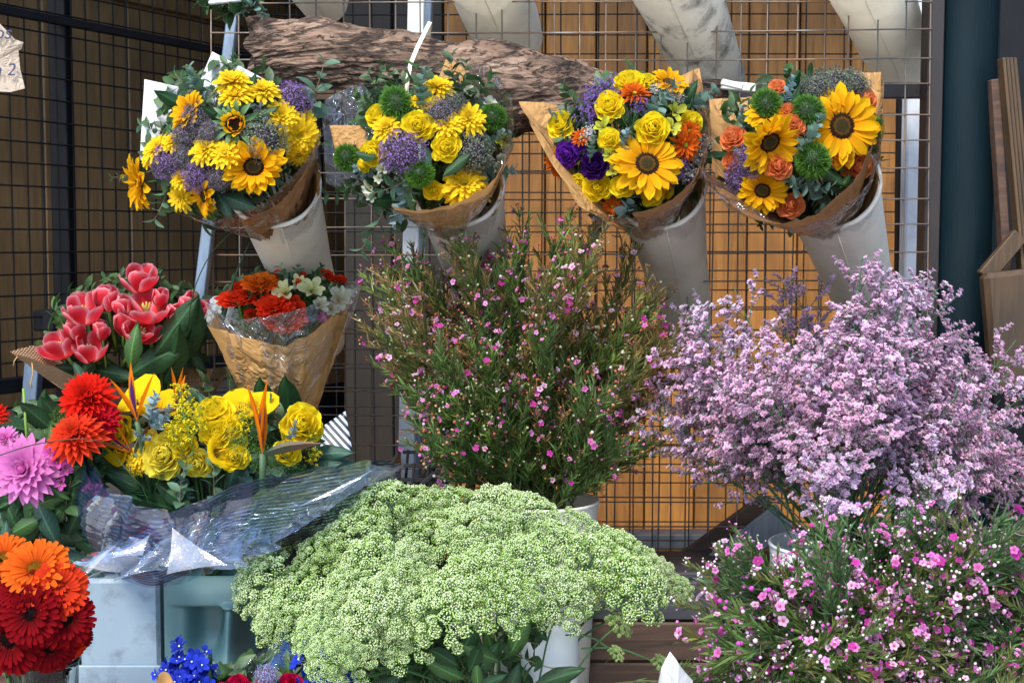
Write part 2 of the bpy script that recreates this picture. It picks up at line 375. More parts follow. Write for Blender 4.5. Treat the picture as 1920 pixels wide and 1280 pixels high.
def stripe_paper():
    m, t, N, L, B, O = nodes_of("diagonal_striped_paper")
    at_ = N.new("ShaderNodeAttribute"); at_.attribute_name = "st"
    wv = N.new("ShaderNodeTexWave"); wv.bands_direction = 'DIAGONAL'; wv.inputs["Scale"].default_value = 4.6
    L.new(at_.outputs["Vector"], wv.inputs["Vector"])
    c = ramp(N, L, wv.outputs[0], [(.5, (.012, .014, .025)), (.58, (.42, .52, .68))])
    L.new(c, B.inputs["Base Color"]); B.inputs["Roughness"].default_value = .4; return m
M['stripe_paper'] = stripe_paper()
def glassm():
    m, t, N, L, B, O = nodes_of("clear_glass")
    B.inputs["Transmission Weight"].default_value = 1; B.inputs["Roughness"].default_value = .02; B.inputs["IOR"].default_value = 1.3
    B.inputs["Base Color"].default_value = (.93, .97, .96, 1); bump(N, L, noise(N, L, 20, 2), .1, .003, B); return m
M['glass'] = glassm()

# ------------------------------------------------------------------ linking
def make_mesh(name, g, mats, smooth=True, st=None):
    me = bpy.data.meshes.new(name); n = len(g.V)
    me.vertices.add(n); me.vertices.foreach_set("co", g.V.astype(np.float32).ravel())
    a, b = len(g.F4), len(g.F3)
    me.loops.add(a * 4 + b * 3); me.polygons.add(a + b)
    me.loops.foreach_set("vertex_index", np.concatenate([g.F4.ravel(), g.F3.ravel()]).astype(np.int32))
    ls = np.concatenate([np.arange(a) * 4, a * 4 + np.arange(b) * 3]).astype(np.int32)
    me.polygons.foreach_set("loop_start", ls)
    me.polygons.foreach_set("material_index", np.concatenate([g.m4, g.m3]).astype(np.int32))
    me.polygons.foreach_set("use_smooth", np.full(a + b, smooth))
    ca = me.color_attributes.new("Col", 'FLOAT_COLOR', 'POINT')
    ca.data.foreach_set("color", np.concatenate([g.C, np.ones((n, 1))], 1).astype(np.float32).ravel())
    if st is not None:
        s = me.attributes.new("st", 'FLOAT_VECTOR', 'POINT'); s.data.foreach_set("vector", st.astype(np.float32).ravel())
    for k in (mats if isinstance(mats, (list, tuple)) else [mats]): me.materials.append(M[k])
    me.update(); me.validate(); return me
def props(o, label=None, cat=None, group=None, kind=None):
    for k, v in (("label", label), ("category", cat), ("group", group), ("kind", kind)):
        if v: o[k] = v
    return o
def empty(name, loc, label, cat, group=None):
    o = bpy.data.objects.new(name, None); SC.collection.objects.link(o); o.location = Vector(loc); o.empty_display_size = .05
    return props(o, label, cat, group)
def put(name, me, parent=None, Mx=None, off=True):
    """link a mesh; Mx is a world matrix (4x4) for a child of an unrotated thing"""
    o = bpy.data.objects.new(name, me); SC.collection.objects.link(o)
    Mx = np.eye(4) if Mx is None else np.asarray(Mx, float).copy()
    if parent is not None:
        o.parent = parent
        if off: Mx[:3, 3] -= np.array(parent.location)
    o.matrix_local = Matrix(Mx.tolist()); return o
def obj(name, g, mats, parent=None, smooth=True, st=None, solid=0.0):
    o = put(name, make_mesh(name, g, mats, smooth, st), parent)
    if solid:
        s = o.modifiers.new("thickness", 'SOLIDIFY'); s.thickness = solid; s.offset = 0
    return o
def struct(name, g, mats, smooth=False):
    return props(obj(name, g, mats, None, smooth), kind='structure')
def flat(o):  # flat shading for hard-edged things
    o.data.polygons.foreach_set("use_smooth", np.zeros(len(o.data.polygons), bool)); return o

# ================================================================== THE SETTING
struct("ground", G([[-12, -8, 0], [14, -8, 0], [14, 14, 0], [-12, 14, 0]], [[0, 1, 2, 3]]), 'paving')
zt = at(60, 790, .78)[2]
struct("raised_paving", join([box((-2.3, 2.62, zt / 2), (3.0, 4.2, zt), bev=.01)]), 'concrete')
struct("shade_slab", join([box((0, 3.3, 2.88), (9, 5.2, .12), bev=.01)]), 'plaster_dark')  # unseen slab added to keep the back of the stall in shade
# raised display bench under the flowers
def build_bench():
    e = empty("display_bench", (0, 0, 0), "long dark wooden bench carrying the flower buckets", "bench")
    for k in range(5):
        obj("plank", box((0.1, -.52 + k * .205, .62), (2.9, .195, .035), bev=.004), 'crate_wood', e, False)
    for x in (-1.25, .1, 1.45):
        for y in (-.52, .3): obj("leg", box((x, y, .30), (.07, .07, .60), bev=.004), 'crate_wood', e, False)
build_bench()
BZ = .6375

def wire_panel(name, label, O, U, Wd, z0, z1, step, r, mk, frame=None, sag=.0, jit=.0015, cat="fence", zoff=0, seed=1, xs=None):
    """welded mesh: O (x,y) start, U unit direction (x,y) on plan, Wd length"""
    e = empty(name, (O[0], O[1], z0), label, cat); rg = np.random.default_rng(seed)
    O = np.array([O[0], O[1], 0.]); U = np.array([U[0], U[1], 0.]); Nn = np.array([-U[1], U[0], 0.])
    gs = []
    for x in np.arange(0, Wd + .001, step):
        if x < 0: continue
        zz = np.linspace(z0, z1, 12); ph = rg.uniform(0, 6)
        P = O + U * x + Nn * r * .9 + zz[:, None] * np.array([0, 0, 1.]) + U * (jit * np.sin(zz * 3 + ph))[:, None]
        gs.append(tube(P, r, 5))
    v = join(gs); gs = []
    for z in np.arange(z0 + zoff, z1 + .001, step * 1.04):
        xx = np.linspace(0, Wd, 14); ph = rg.uniform(0, 6)
        P = O + xx[:, None] * U - Nn * r * .9 + np.array([0, 0, 1.]) * (z + jit * np.sin(xx * 2.4 + ph))[:, None]
        gs.append(tube(P, r, 5))
    obj("wire_mesh", join([v] + gs), mk, e)
    if frame:
        fw, fm = frame
        for x in (0, Wd): obj("frame_bar", beam(O + U * x + [0, 0, z0], O + U * x + [0, 0, z1], fw, fw), fm, e, False)
        for z in (z0, z1): obj("frame_bar", beam(O + [0, 0, z], O + U * Wd + [0, 0, z], fw, fw, up=(0, 0, 1)), fm, e, False)
    return e
# display grid that the cones hang on
g0 = at(395, 0, .13); 
disp = wire_panel("display_grid", "rusty welded wire grid the white cones hang on", (g0[0], .13), (.999, -.045), 1.35, .75, 2.25, .0500, .0015, 'wire', zoff=.0, seed=3, jit=.0035)
# black mesh right behind, in front of the orange boards
wire_panel("security_mesh", "black wire mesh standing close to the orange board wall", (-.75, 1.36), (1, 0), 2.2, .5, 2.7, .052, .0020, 'metal_black', seed=5)
# angled panel on the left
PU = np.array([.447, .894]); PO = np.array([-1.19, .70])
lf = wire_panel("mesh_gate", "dark wire mesh gate in black frame on the left", tuple(PO - PU * .75), tuple(PU), 2.05, at(0, 724, .70)[2], 2.5, .050, .0022, 'metal_black', frame=(.035, 'metal_black'), seed=7)
# its thick post and the top rail
pc = at(118, 300, .93)
obj("post", beam((pc[0], .93, zt), (pc[0], .93, 2.6), .042, .06), 'metal_black', lf, False)
pa, pb = PO - PU * .7, PO + PU * 1.28
zr = at(130, 45, .93)[2]
obj("rail", beam((pa[0], pa[1] - .01, zr), (pb[0], pb[1] - .01, zr), .02, .02, up=(0, 0, 1)), 'metal_black', lf, False)
lk = at(88, 600, .84)
obj("lock_box", box((lk[0] , .84, lk[2]), (.05, .05, .05), bev=.003), 'metal_black', lf, False)
# shutter wall behind it (parallel, .28 m behind)
def shutter():
    nrm = np.array([-.894, .447]); e = empty("shutter_wall", (-1.5, 1.0, zt), "brown panelled wall behind the dark mesh gate", "wall")
    for k in range(9):
        a = PO - PU * .9 + nrm * .28 + PU * (k * .33); b = a + PU * .322
        obj("panel", beam((a[0], a[1], 1.85), (b[0], b[1], 1.85), 1.7, .03, bev=.006, up=(nrm[0], nrm[1], 0)), 'brown_wall', e, False)
    a, b = PO - PU * .9 + nrm * .25, PO + PU * 2.1 + nrm * .25
    for z in (1.10, 2.2):
        obj("rail", beam((a[0], a[1], z), (b[0], b[1], z), .05, .02, up=(nrm[0], nrm[1], 0)), 'brown_wall', e, False)
shutter()
# orange board wall
def boards():
    e = empty("board_wall", (.4, 1.5, .3), "orange stained board wall with knots behind the flower stall", "wall")
    x0 = at(640, 0, 1.5)[0]; x = x0; k = 0; rg = np.random.default_rng(4)
    while x < at(1703, 0, 1.5)[0]:
        wd = .145
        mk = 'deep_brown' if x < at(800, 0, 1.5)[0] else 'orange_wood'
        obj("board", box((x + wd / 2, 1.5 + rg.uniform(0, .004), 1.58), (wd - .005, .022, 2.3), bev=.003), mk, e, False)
        x += wd; k += 1
    for z in (.62, 1.95): obj("batten", box((.3, 1.53, z), (1.9, .03, .09), bev=.003), 'brown_wall', e, False)
boards()
# dark rear wall closing the back
struct("rear_wall", join([box((0, 4.6, 1.5), (9, .1, 3.0)), box((2.6, 2.0, 1.5), (.1, 5, 3.0))]), 'plaster_dark')
# dark strip that paints the shadow band at the foot of the orange wall
props(obj("wall_shadow_strip", box((.4, 1.42, at(1200, 1010, 1.42)[2]), (1.9, .08, .045), bev=.005), 'blue_plank', None, False), "dark blue grey strip painting the shadow along the foot of the orange boards", "shadow strip")
# brown cross beam behind bouquet
a = at(1300, 172, .22); b = at(1765, 170, .16)
props(obj("cross_beam", beam(a, b, .022, .03, up=(0, 0, 1)), 'brown_metal', None, False), "thin dark brown metal beam behind the rightmost bouquet in a cone", "beam")
# pale pillar right
a = at(1738, -60, .55); b = at(1712, 1200, .55)
props(obj("pale_pillar", beam(b, a, .085, .05, bev=.004), 'white_panel', None, False), "pale plastered pillar strip seen through the wire grid beside the dark pole", "pillar")
# black strip added to stand for the dark gap
a = at(1692, -60, .62); b = at(1678, 1200, .62)
props(obj("dark_gap_strip", beam(b, a, .016, .03), 'metal_black', None, False), "narrow black strip added as the dark gap between the orange boards and the pale pillar", "post")
# teal pole with clamp plate
def pole():
    a = at(1818, -80, .12); b = at(1776, 1250, .12)
    e = empty("metal_pole", b, "thick dark teal metal pole on the right of the stall", "pole")
    n = 24; P = np.linspace(0, 1, n)[:, None]
    obj("shaft", tube(b + (a - b) * P, .058, 32), 'teal_pole', e)
    a2 = at(1752, -80, .10); b2 = at(1722, 1250, .10)
    obj("side_plate", beam(b2, a2, .03, .05, bev=.002), 'brown_metal', e, False)
    a3 = at(1872, -80, .10); b3 = at(1840, 1250, .10)
    obj("edge_strip", beam(b3, a3, .007, .02), 'teal_pole', e, False)
pole()
props(obj("dark_backing", beam(at(1960, 1250, .5), at(1960, -90, .5), .24, .03), 'metal_black', None, False), "black sheet behind the leaning wooden slat at the right edge", "screen")  # black sheet added to fill the dark area at the right edge
# wooden easel at the right edge
def easel():
    e = empty("wooden_easel", at(1905, 900, .05), "ribbed wooden easel leaning at the right edge behind the pole", "easel")
    for k in range(4):
        o = (k - 1.5) * .0068
        A = at(1888, 110, .02) + [o, 0, 0]; B = at(1948, 760, .02) + [o, 0, 0]
        obj("slat", beam(B, A, .0062, .03, bev=.001), 'pale_wood', e, False)
    obj("brace", beam(at(1845, 520, .0), at(1912, 440, .0), .03, .02), 'pale_wood', e, False)
    obj("strut", beam(at(1862, 150, .06), at(1905, 800, .06), .016, .03), 'crate_wood', e, False)
easel()
g = box((0, 0, 0), (.11, .04, .22), bev=.01)
props(obj("wood_block", g.t(mk_T(*at(1905, 620, -.02)) @ mk_R('Y', -6)), 'pale_wood', None, False), "rounded wooden block behind the lilac bunch at the right edge", "block")
# white post and blue leg
def white_post():
    b = at(757, 1150, .25); a = at(783, -60, .25)
    e = empty("white_post", b, "white steel post behind the grid with its shadowed right side as a blue grey strip", "post")
    obj("face", beam(b, a, .033, .04, bev=.002), 'white_paint', e, False)
    obj("edge_strip", beam(b + [.024, 0, 0], a + [.024, 0, 0], .014, .05), 'blue_metal', e, False)  # darker strip stands in for the shadow on the post's right side
white_post()
a = at(446, -40, .22); b = at(352, 760, .06)
props(obj("slanted_leg", beam(b, a, .021, .03), 'blue_metal', None, False), "slanted blue grey metal leg behind the white papered bouquet", "leg post")
a = at(66, 655, .72); b = at(56, 788, .72)
props(obj("short_post", beam(b, a, .034, .04), 'blue_metal', None, False), "short grey post standing on the dark paving at the left", "post")
# the lower grey diagonal board
props(obj("leaning_board", beam(at(1270, 1120, .02), at(1470, 965, .06), .055, .012, up=(0, 1, 0)), 'grey_board', None, False), "pale blue grey board leaning behind the lower pink bush", "board")
props(obj("leaning_batten", beam(at(1240, 1080, .09), at(1440, 935, .10), .03, .02, up=(0, 1, 0)), 'crate_wood', None, False), "dark batten leaning above the pale blue grey board", "batten")
# wooden crate, front planks
def crate():
    Y = -.12; e = empty("wooden_crate", at(1300, 1270, Y), "dark stained wooden crate with knotted planks below the wire grid", "crate")
    x0 = at(1040, 0, Y)[0]; x1 = at(1640, 0, Y)[0]
    rows = [(1088, 1160, 'blue_plank'), (1164, 1236, 'crate_wood'), (1240, 1320, 'crate_wood'), (1324, 1400, 'crate_wood')]
    for (a_, b_, mk) in rows:
        za, zb = at(0, a_, Y)[2], at(0, b_, Y)[2]
        obj("plank", box(((x0 + x1) / 2, Y, (za + zb) / 2), (x1 - x0, .02, za - zb), bev=.003), mk, e, False)
    zt_ = at(0, 1083, Y)[2]
    obj("top_board", box(((x0 + x1) / 2, Y + .10, zt_), (x1 - x0 + .01, .18, .014), bev=.003), 'blue_plank', e, False)
    for x in (x0, x1): obj("side_panel", box((x, Y + .12, zt_ - .13), (.018, .2, .24), bev=.003), 'crate_wood', e, False)
crate()
# black plastic crate in the gap
def black_crate():
    Y = -.02; c = at(812, 905, Y); e = empty("plastic_crate", c - [0, 0, .05], "black slatted plastic crate between the cellophane and the tall pink bush", "crate")
    gs = []
    for k in range(5): gs.append(box((c[0], Y - .08, c[2] + .045 - k * .026), (.13, .006, .006)))
    for k in range(6): gs.append(beam((c[0] - .065 + k * .026, Y - .083, c[2] - .07), (c[0] - .055 + k * .026, Y - .083, c[2] + .05), .005, .005))
    gs.append(beam((c[0] - .065, Y - .088, c[2] - .03), (c[0] + .03, Y - .088, c[2] + .05), .008, .005))
    obj("front_lattice", join(gs), 'bucket_black', e, False)
    obj("back_lattice", join(gs).t(mk_T(0.004, .16, 0)), 'bucket_black', e, False)
    for s in (-1, 1): obj("side_wall", box((c[0] + s * .068, Y, c[2] - .01), (.006, .17, .12)), 'bucket_black', e, False)
    obj("crate_floor", box((c[0], Y, c[2] - .07), (.14, .17, .006)), 'bucket_black', e, False)
black_crate()
# pale blue wrapping paper sheets lying behind it
def log_():
    cl = [(470, 92, 50, .0), (520, 92, 53, .0), (620, 102, 56, .0), (740, 122, 56, .0), (850, 148, 64, -.0), (970, 170, 78, .0), (1070, 178, 58, .01), (1160, 184, 42, .03), (1280, 178, 26, .05), (1372, 172, 20, .06)]
    P = np.array([at(a_, b_, Y) for a_, b_, r, Y in cl]); r = np.array([c[2] for c in cl]) * mpp(0)
    NL = 300; t = np.linspace(0, len(cl) - 1, NL); k = np.arange(len(cl))
    P = np.stack([np.interp(t, k, P[:, i]) for i in range(3)], 1); r = np.interp(t, k, r)
    P = np.stack([np.convolve(np.pad(P[:, i], 12, 'edge'), np.ones(25) / 25, 'valid') for i in range(3)], 1)
    ns = 220; a = np.arange(ns) / ns * 2 * np.pi; V = []
    rg = np.random.default_rng(2); ph = rg.uniform(0, 6.28, 12)
    for i in range(len(P)):
        u = i / (NL - 1)
        d = 0
        for q, (fa, fu, am) in enumerate([(3, 4, .10), (5, 7, .07), (9, 9, .06), (14, 13, .07), (23, 17, .075), (37, 23, .06), (2, 19, .05)]):
            d = d + am * np.abs(np.sin(fa * a + fu * 2.2 * u * 1.6 + ph[q] + 1.5 * np.sin(11 * u + ph[q]) + .7 * np.sin(5 * a + 31 * u + ph[q]) + .35 * np.sin(13 * a - 70 * u))) ** .6
        rr = r[i] * (.70 + d) * (1 + .06 * np.sin(u * 40))
        V.append(np.stack([np.full(ns, P[i, 0]) + .012 * np.sin(a * 5 + 2) * (1 if i < 6 else 0), P[i, 1] + .62 * rr * np.cos(a), P[i, 2] + rr * np.sin(a)], 1))
    g = G(np.concatenate(V), gridF(NL - 1, ns, True))
    e = empty("log", P[150], "thick rough barked log lying across the grid behind the bouquets", "log")
    obj("bark", g, 'bark', e)
    c = P[0]; V0 = V[0]; cap = G(np.vstack([V0, c[None]]), None, np.stack([np.arange(ns), (np.arange(ns) + 1) % ns, np.full(ns, ns)], 1)); obj("cut_end", cap, 'bark', e)
    w_ = at(1372, 163, .03)
    tri = join([beam(at(1352, 160, .04), at(1416, 166, .04), .016, .02), beam(at(1352, 154, .035), at(1392, 164, .035), .012, .015)])
    obj("pale_splinter", tri, 'cut_white', e, False)
log_()
# white flower cones
def cone(rim, bot, r0, r1, label, mk='plastic_cone'):
    a = at(*rim); b = at(*bot); L = np.linalg.norm(b - a)
    e = empty("flower_cone", a, label, "flower cone", "white plastic cones pushed through the wire grid")
    pr = [(r0 * 1.0, 0), (r0 * .93, L * .15), (r0 * .80, L * .45), (r1 + (r0 - r1) * .18, L * .8), (r1, L * .95), (r1 * .9, L * .99), (0.001, L)]
    inner = [(max(x - .004, 0.0005), z - .004 if k > 4 else z) for k, (x, z) in enumerate(pr)]
    g = lathe(pr + inner[::-1], 48)
    Mx = frames(a, b - a)[0]
    obj("cone_body", g.t(Mx), mk, e)
    th = np.arange(0, 49) / 48 * 2 * np.pi
    ring = np.stack([r0 * np.cos(th), r0 * np.sin(th), np.zeros(49)], 1) @ Mx[:3, :3].T + Mx[:3, 3]
    obj("rim", tube(ring, .0042, 8, cap=False), mk, e)
    for sx in (-.03, .03):
        h0 = np.array([a[0] + sx, a[1] + .03, a[2] + r0 * .93]); h1 = np.array([a[0] + sx, .128, a[2] + r0 + .03])
        obj("hook", tube(smooth_curve([h0 - [0, 0, .02], h0 + [0, -.004, .012], (h0 + h1) / 2 + [0, 0, .012], h1 + [0, .006, .004], h1 + [0, .008, -.02]], 14), .0014, 6), 'wire', e)
    seam = [Mx[:3, :3] @ np.array([-(q_[0] + .0006) * .2, -(q_[0] + .0006) * .98, q_[1]]) + Mx[:3, 3] for q_ in pr[:5]]
    obj("seam", tube(np.array(seam), .0011, 5), mk, e)
cone((515, 350, -.18), (606, 640, .40), .076, .052, "white plastic cone under the papered sunflower bouquet on the left")
cone((858, 350, -.18), (926, 640, .40), .077, .052, "white plastic cone under the yellow rose bouquet above the tall pink bush")
cone((1236, 352, -.18), (1292, 620, .40), .077, .050, "grey white plastic cone under the bouquet with purple blooms")
cone((1556, 348, -.18), (1645, 640, .40), .083, .052, "white plastic cone under the orange rose bouquet")
cone((520, -190, -.05), (612, 10, .38), .094, .05, "white plastic cone end at the top edge above the bark log")
cone((868, -150, -.05), (960, 85, .38), .094, .068, "white plastic cone hanging above the middle of the log")
cone((1232, -120, -.05), (1350, 185, .38), .094, .062, "white plastic cone with black stains at the top of the grid", 'plastic_black_stain')
cone((1590, -130, -.05), (1692, 125, .38), .092, .062, "dirty grey plastic cone at the top right of the grid")
# paper tag
def tag_():
    Y = -.1; P = [(-60, 40), (0, 45), (28, 74), (44, 80), (40, 92), (34, 88), (38, 130), (47, 166), (20, 173), (-60, 168)]
    c = np.array([at(-10, 115, Y)]); V = np.array([at(a_, b_, Y + .006 * math.sin(b_ * .07)) for a_, b_ in P]); n = len(P)
    g = G(np.vstack([V, c]), None, np.stack([np.arange(n), (np.arange(n) + 1) % n, np.full(n, n)], 1)[:, ::-1])
    e = empty("paper_tag", at(0, 45, Y), "torn paper tag with blue handwriting at the upper left edge", "tag")
    obj("sheet", g, 'tag_paper', e, False, solid=.0012)
    for txt, x, y, s in (("os", -13, 73, 24), ("n 2", -14, 142, 22)):
        f = bpy.data.curves.new("writing", 'FONT'); f.body = txt; f.size = s * 1.5 * mpp(Y); f.extrude = .0003; f.shear = .2
        f.materials.append(M['ink']); fo_ = bpy.data.objects.new("lettering", f); SC.collection.objects.link(fo_)
        dg = bpy.context.evaluated_depsgraph_get(); me = bpy.data.meshes.new_from_object(fo_.evaluated_get(dg)); bpy.data.objects.remove(fo_)
        o = bpy.data.objects.new("writing", me); SC.collection.objects.link(o); o.parent = e
        p = at(x, y, Y - .012) - np.array(e.location); o.location = Vector(p); o.rotation_euler = (R_(86), 0, 0)
tag_()
# cream tie on the log
P = np.array([at(a_, b_, Y) for a_, b_, Y in [(762, 178, -.10), (764, 150, -.10), (770, 120, -.09), (782, 90, -.08), (796, 62, -.06), (806, 42, -.03)]])
gs = [beam(P[i], P[i + 1], .007, .0015, bev=0) for i in range(5)]
gs.append(beam(P[5], at(803, 70, .0), .007, .0015, bev=0))
props(obj("cable_tie", join(gs), 'cream_tape', None, False), "cream plastic tie looped over the grid above the second bouquet", "tie")

# ================================================================== FLOWER PARTS
def petal(L=1., W=.4, nu=5, nv=2, prof='ray', e0=0, e1=0, ep=1., cup=0., fold=0., c0=(1, 1, 1), c1=(1, 1, 1), ce=None, ruf=0., seed=0, cp=1.):
    pr = {'ray': [(0, .4), (.3, .85), (.6, 1), (.85, .72), (1, .06)], 'round': [(0, .3), (.35, .8), (.7, 1), (.9, .82), (1, .35)],
          'leaf': [(0, .05), (.2, .7), (.45, 1), (.75, .65), (1, .02)], 'blunt': [(0, .4), (.5, .95), (.8, 1), (.95, .85), (1, .55)],
          'disk': [(0, .2), (.15, .65), (.5, 1), (.85, .75), (1, .15)], 'needle': [(0, .8), (.5, 1), (1, .1)], 'heart': [(0, .5), (.12, .9), (.35, 1), (.7, .68), (1, .02)]}[prof]
    rg = np.random.default_rng(seed)
    u = np.linspace(0, 1, nu + 1); e = np.radians(e0 + (e1 - e0) * u ** ep)
    em = (e[1:] + e[:-1]) / 2; x = np.concatenate([[0], np.cumsum(np.cos(em))]) * L / nu; z = np.concatenate([[0], np.cumsum(np.sin(em))]) * L / nu
    hw = np.interp(u, *zip(*pr)) * W / 2; v = np.linspace(-1, 1, nv + 1)
    nx, nz = -np.sin(e), np.cos(e)
    off = cup * hw[:, None] * (v ** 2)[None] + fold * hw[:, None] * np.abs(v)[None]
    if ruf: off = off + ruf * W * np.sin(u[:, None] * 9 + rg.uniform(0, 6)) * v[None] * u[:, None] + ruf * W * np.sin(v[None] * 5 + rg.uniform(0, 6)) * u[:, None] ** 2
    V = np.stack([x[:, None] + nx[:, None] * off, hw[:, None] * v[None], z[:, None] + nz[:, None] * off], 2)
    c0, c1 = np.asarray(c0, float), np.asarray(c1, float)
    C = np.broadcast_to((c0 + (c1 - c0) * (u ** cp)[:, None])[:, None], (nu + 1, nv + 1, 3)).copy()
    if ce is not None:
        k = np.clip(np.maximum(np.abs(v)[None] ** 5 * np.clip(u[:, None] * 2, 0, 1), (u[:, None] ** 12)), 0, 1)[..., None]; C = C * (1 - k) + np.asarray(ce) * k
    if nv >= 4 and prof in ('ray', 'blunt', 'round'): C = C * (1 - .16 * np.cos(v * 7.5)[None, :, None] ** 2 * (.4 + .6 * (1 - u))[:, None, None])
    return G(V.reshape(-1, 3), gridF(nu, nv), None, C.reshape(-1, 3))
def ring(p, n, r0=0., z0=0., ph=0., tj=6., sj=.1, rg=None, tilt=0., aj=.15, cj=.08):
    Ms, T = [], []
    for k in range(n):
        a = 360 * (k + rg.uniform(-aj, aj)) / n + ph
        s = 1 + rg.uniform(-sj, sj)
        Ms.append(mk_R('Z', a) @ mk_T(r0, 0, z0) @ mk_R('Y', -(tilt + rg.uniform(-tj, tj))) @ mk_R('X', rg.uniform(-tj, tj)) @ mk_S(s))
        T.append([1 - rg.uniform(0, cj)] * 3)
    return rep(p, Ms, T)
def fib(n, r, h=0., rmin=0.):
    k = np.arange(n) + .5; a = k * 2.39996; q = np.sqrt(k / n); rr = rmin + (r - rmin) * q
    return np.stack([rr * np.cos(a), rr * np.sin(a), h * (1 - q ** 2)], 1), q
def dome_dirs(n, zmin=0.):
    k = np.arange(n) + .5; z = 1 - (1 - zmin) * k / n; a = k * 2.39996; s = np.sqrt(1 - z ** 2)
    return np.stack([s * np.cos(a), s * np.sin(a), z], 1)
YEL = (.94, .66, .010); YEL2 = (.88, .37, .004); SUNY = (.92, .42, .004)
GRN = (.06, .13, .03); DGRN = (.022, .065, .022); LGRN = (.17, .30, .05); BLG = (.17, .30, .25)
def stemg(L=1.6, r=.035, col=GRN, bend=.0): 
    z = np.linspace(0, -L, 5); return tube(np.stack([bend * (z / L) ** 2, 0 * z, z], 1), r, 6, col).mat(0)

def k_sunflower(v, open_=1.0):
    rg = np.random.default_rng(100 + v)
    e0, e1 = [(20, -8), (35, 5), (10, -20)][v % 3]
    p1 = petal(.66, .30, 6, 6, 'ray', e0, e1, 1, .3, .0, SUNY, (.95, .58, .01), ruf=.05, seed=v)
    p2 = petal(.60, .24, 6, 6, 'ray', e0 + 25, e1 + 12, 1, .35, 0, YEL2, (.95, .55, .01), ruf=.06, seed=v + 9)
    pet = join([ring(p1, 19, .34, -.02, 0, 12, .17, rg, aj=.3, cj=.2), ring(p2, 17, .30, .02, 11, 16, .22, rg, aj=.35, cj=.25), ring(p2, 11, .32, .0, 25, 16, .25, rg, aj=.4, cj=.3)])
    P, q = fib(330, .36, .07)
    D = P * [1.2, 1.2, 0] + [0, 0, 1]; c = np.where(q[:, None] < .45, [[.045, .035, .012]], np.where(q[:, None] < .62, [[.10, .05, .01]], [[.028, .012, .006]]))
    fl = rep(G([[-.5, -.5, 0], [.5, -.5, 0], [.5, .5, 0], [-.5, .5, 0], [0, 0, 1.3]], None, [[0, 1, 4], [1, 2, 4], [2, 3, 4], [3, 0, 4]]), frames(P, D, rg.uniform(0, 6, 330), .034 + .012 * q), c)
    disc = join([fl, lathe([(.38, -.04), (.36, 0), (.2, .05), (.001, .07)], 24, (.02, .012, .006))])
    b = petal(.42, .16, 4, 2, 'leaf', 10, 40, 1, .1, .2, GRN, LGRN)
    sep = join([ring(b, 14, .3, -.10, 5, 12, .2, rg), lathe([(.001, -.22), (.12, -.2), (.3, -.12), (.37, -.05)], 20, GRN), stemg(2.2, .055)])
    return [('sunflower', pet, 'petal'), ('seed_disc', disc, 'dark'), ('calyx', sep, 'leaf')]
def k_budsun(v):
    rg = np.random.default_rng(140 + v)
    p1 = petal(.34, .15, 5, 2, 'ray', 60, 75, 1, .3, 0, SUNY, YEL)
    p2 = petal(.30, .14, 5, 2, 'ray', 78, 110, 1, .3, 0, SUNY, SUNY)
    pet = join([ring(p1, 16, .30, 0, 0, 10, .12, rg), ring(p2, 13, .24, .02, 9, 14, .15, rg)])
    disc = join([lathe([(.26, 0), (.2, .05), (.001, .05)], 20, (.02, .012, .006))])
    b = petal(.62, .17, 5, 2, 'leaf', 40, -40, 1, .1, .3, (.07, .17, .05), (.14, .28, .10))
    sep = join([ring(b, 13, .3, -.1, 0, 18, .2, rg), ring(b, 12, .28, -.16, 14, 18, .2, rg, tilt=-20), lathe([(.001, -.25), (.2, -.2), (.35, -.05), (.34, .05)], 20, GRN), stemg(2)])
    return [('sunflower', pet, 'petal'), ('seed_disc', disc, 'dark'), ('calyx', sep, 'leaf')]
def k_mum(v, col=YEL, col2=(.95, .68, .03), cen=(.55, .50, .03), nm='chrysanthemum'):
    rg = np.random.default_rng(200 + v); gs = []
    for k in range(6):
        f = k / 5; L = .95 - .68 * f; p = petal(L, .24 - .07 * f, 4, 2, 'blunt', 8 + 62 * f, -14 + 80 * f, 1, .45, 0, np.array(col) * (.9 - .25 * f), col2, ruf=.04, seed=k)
        gs.append(ring(p, [15, 15, 14, 12, 9, 6][k], .05, .02 * k, rg.uniform(0, 60), 8, .1, rg, cj=.15))
    g = join(gs); P, q = fib(40, .14, .05)
    ct = rep(ico(.028), frames(P + [0, 0, .16], np.array([[0, 0, 1.]])), np.tile(cen, (40, 1)))
    b = petal(.3, .16, 3, 2, 'leaf', 20, 30, c0=GRN, c1=LGRN)
    return [(nm, g, 'petal'), ('flower_centre', ct, 'tiny'), ('calyx', join([ring(b, 7, .03, -.06, 0, 8, .1, rg), stemg(1.8)]), 'leaf')]
def k_orangemum(v): 
    rg = np.random.default_rng(260 + v); gs = []
    for k in range(4):
        f = k / 3; p = petal(.95 - .35 * f, .2, 4, 2, 'ray', 5 + 40 * f, 0 + 50 * f, 1, .4, 0, (.42, .05, .006), (.80, .17, .012))
        gs.append(ring(p, [15, 14, 12, 9][k], .06, .03 * k, k * 11, 8, .1, rg, cj=.25))
    P, q = fib(60, .22, .08)
    ct = rep(ico(.035), frames(P + [0, 0, .08], np.array([[0, 0, 1.]])), np.where(q[:, None] < .8, [[.42, .55, .05]], [[.7, .35, .02]]))
    return [('chrysanthemum', join(gs), 'petal'), ('flower_centre', ct, 'tiny'), ('stem', stemg(1.8), 'stem')]
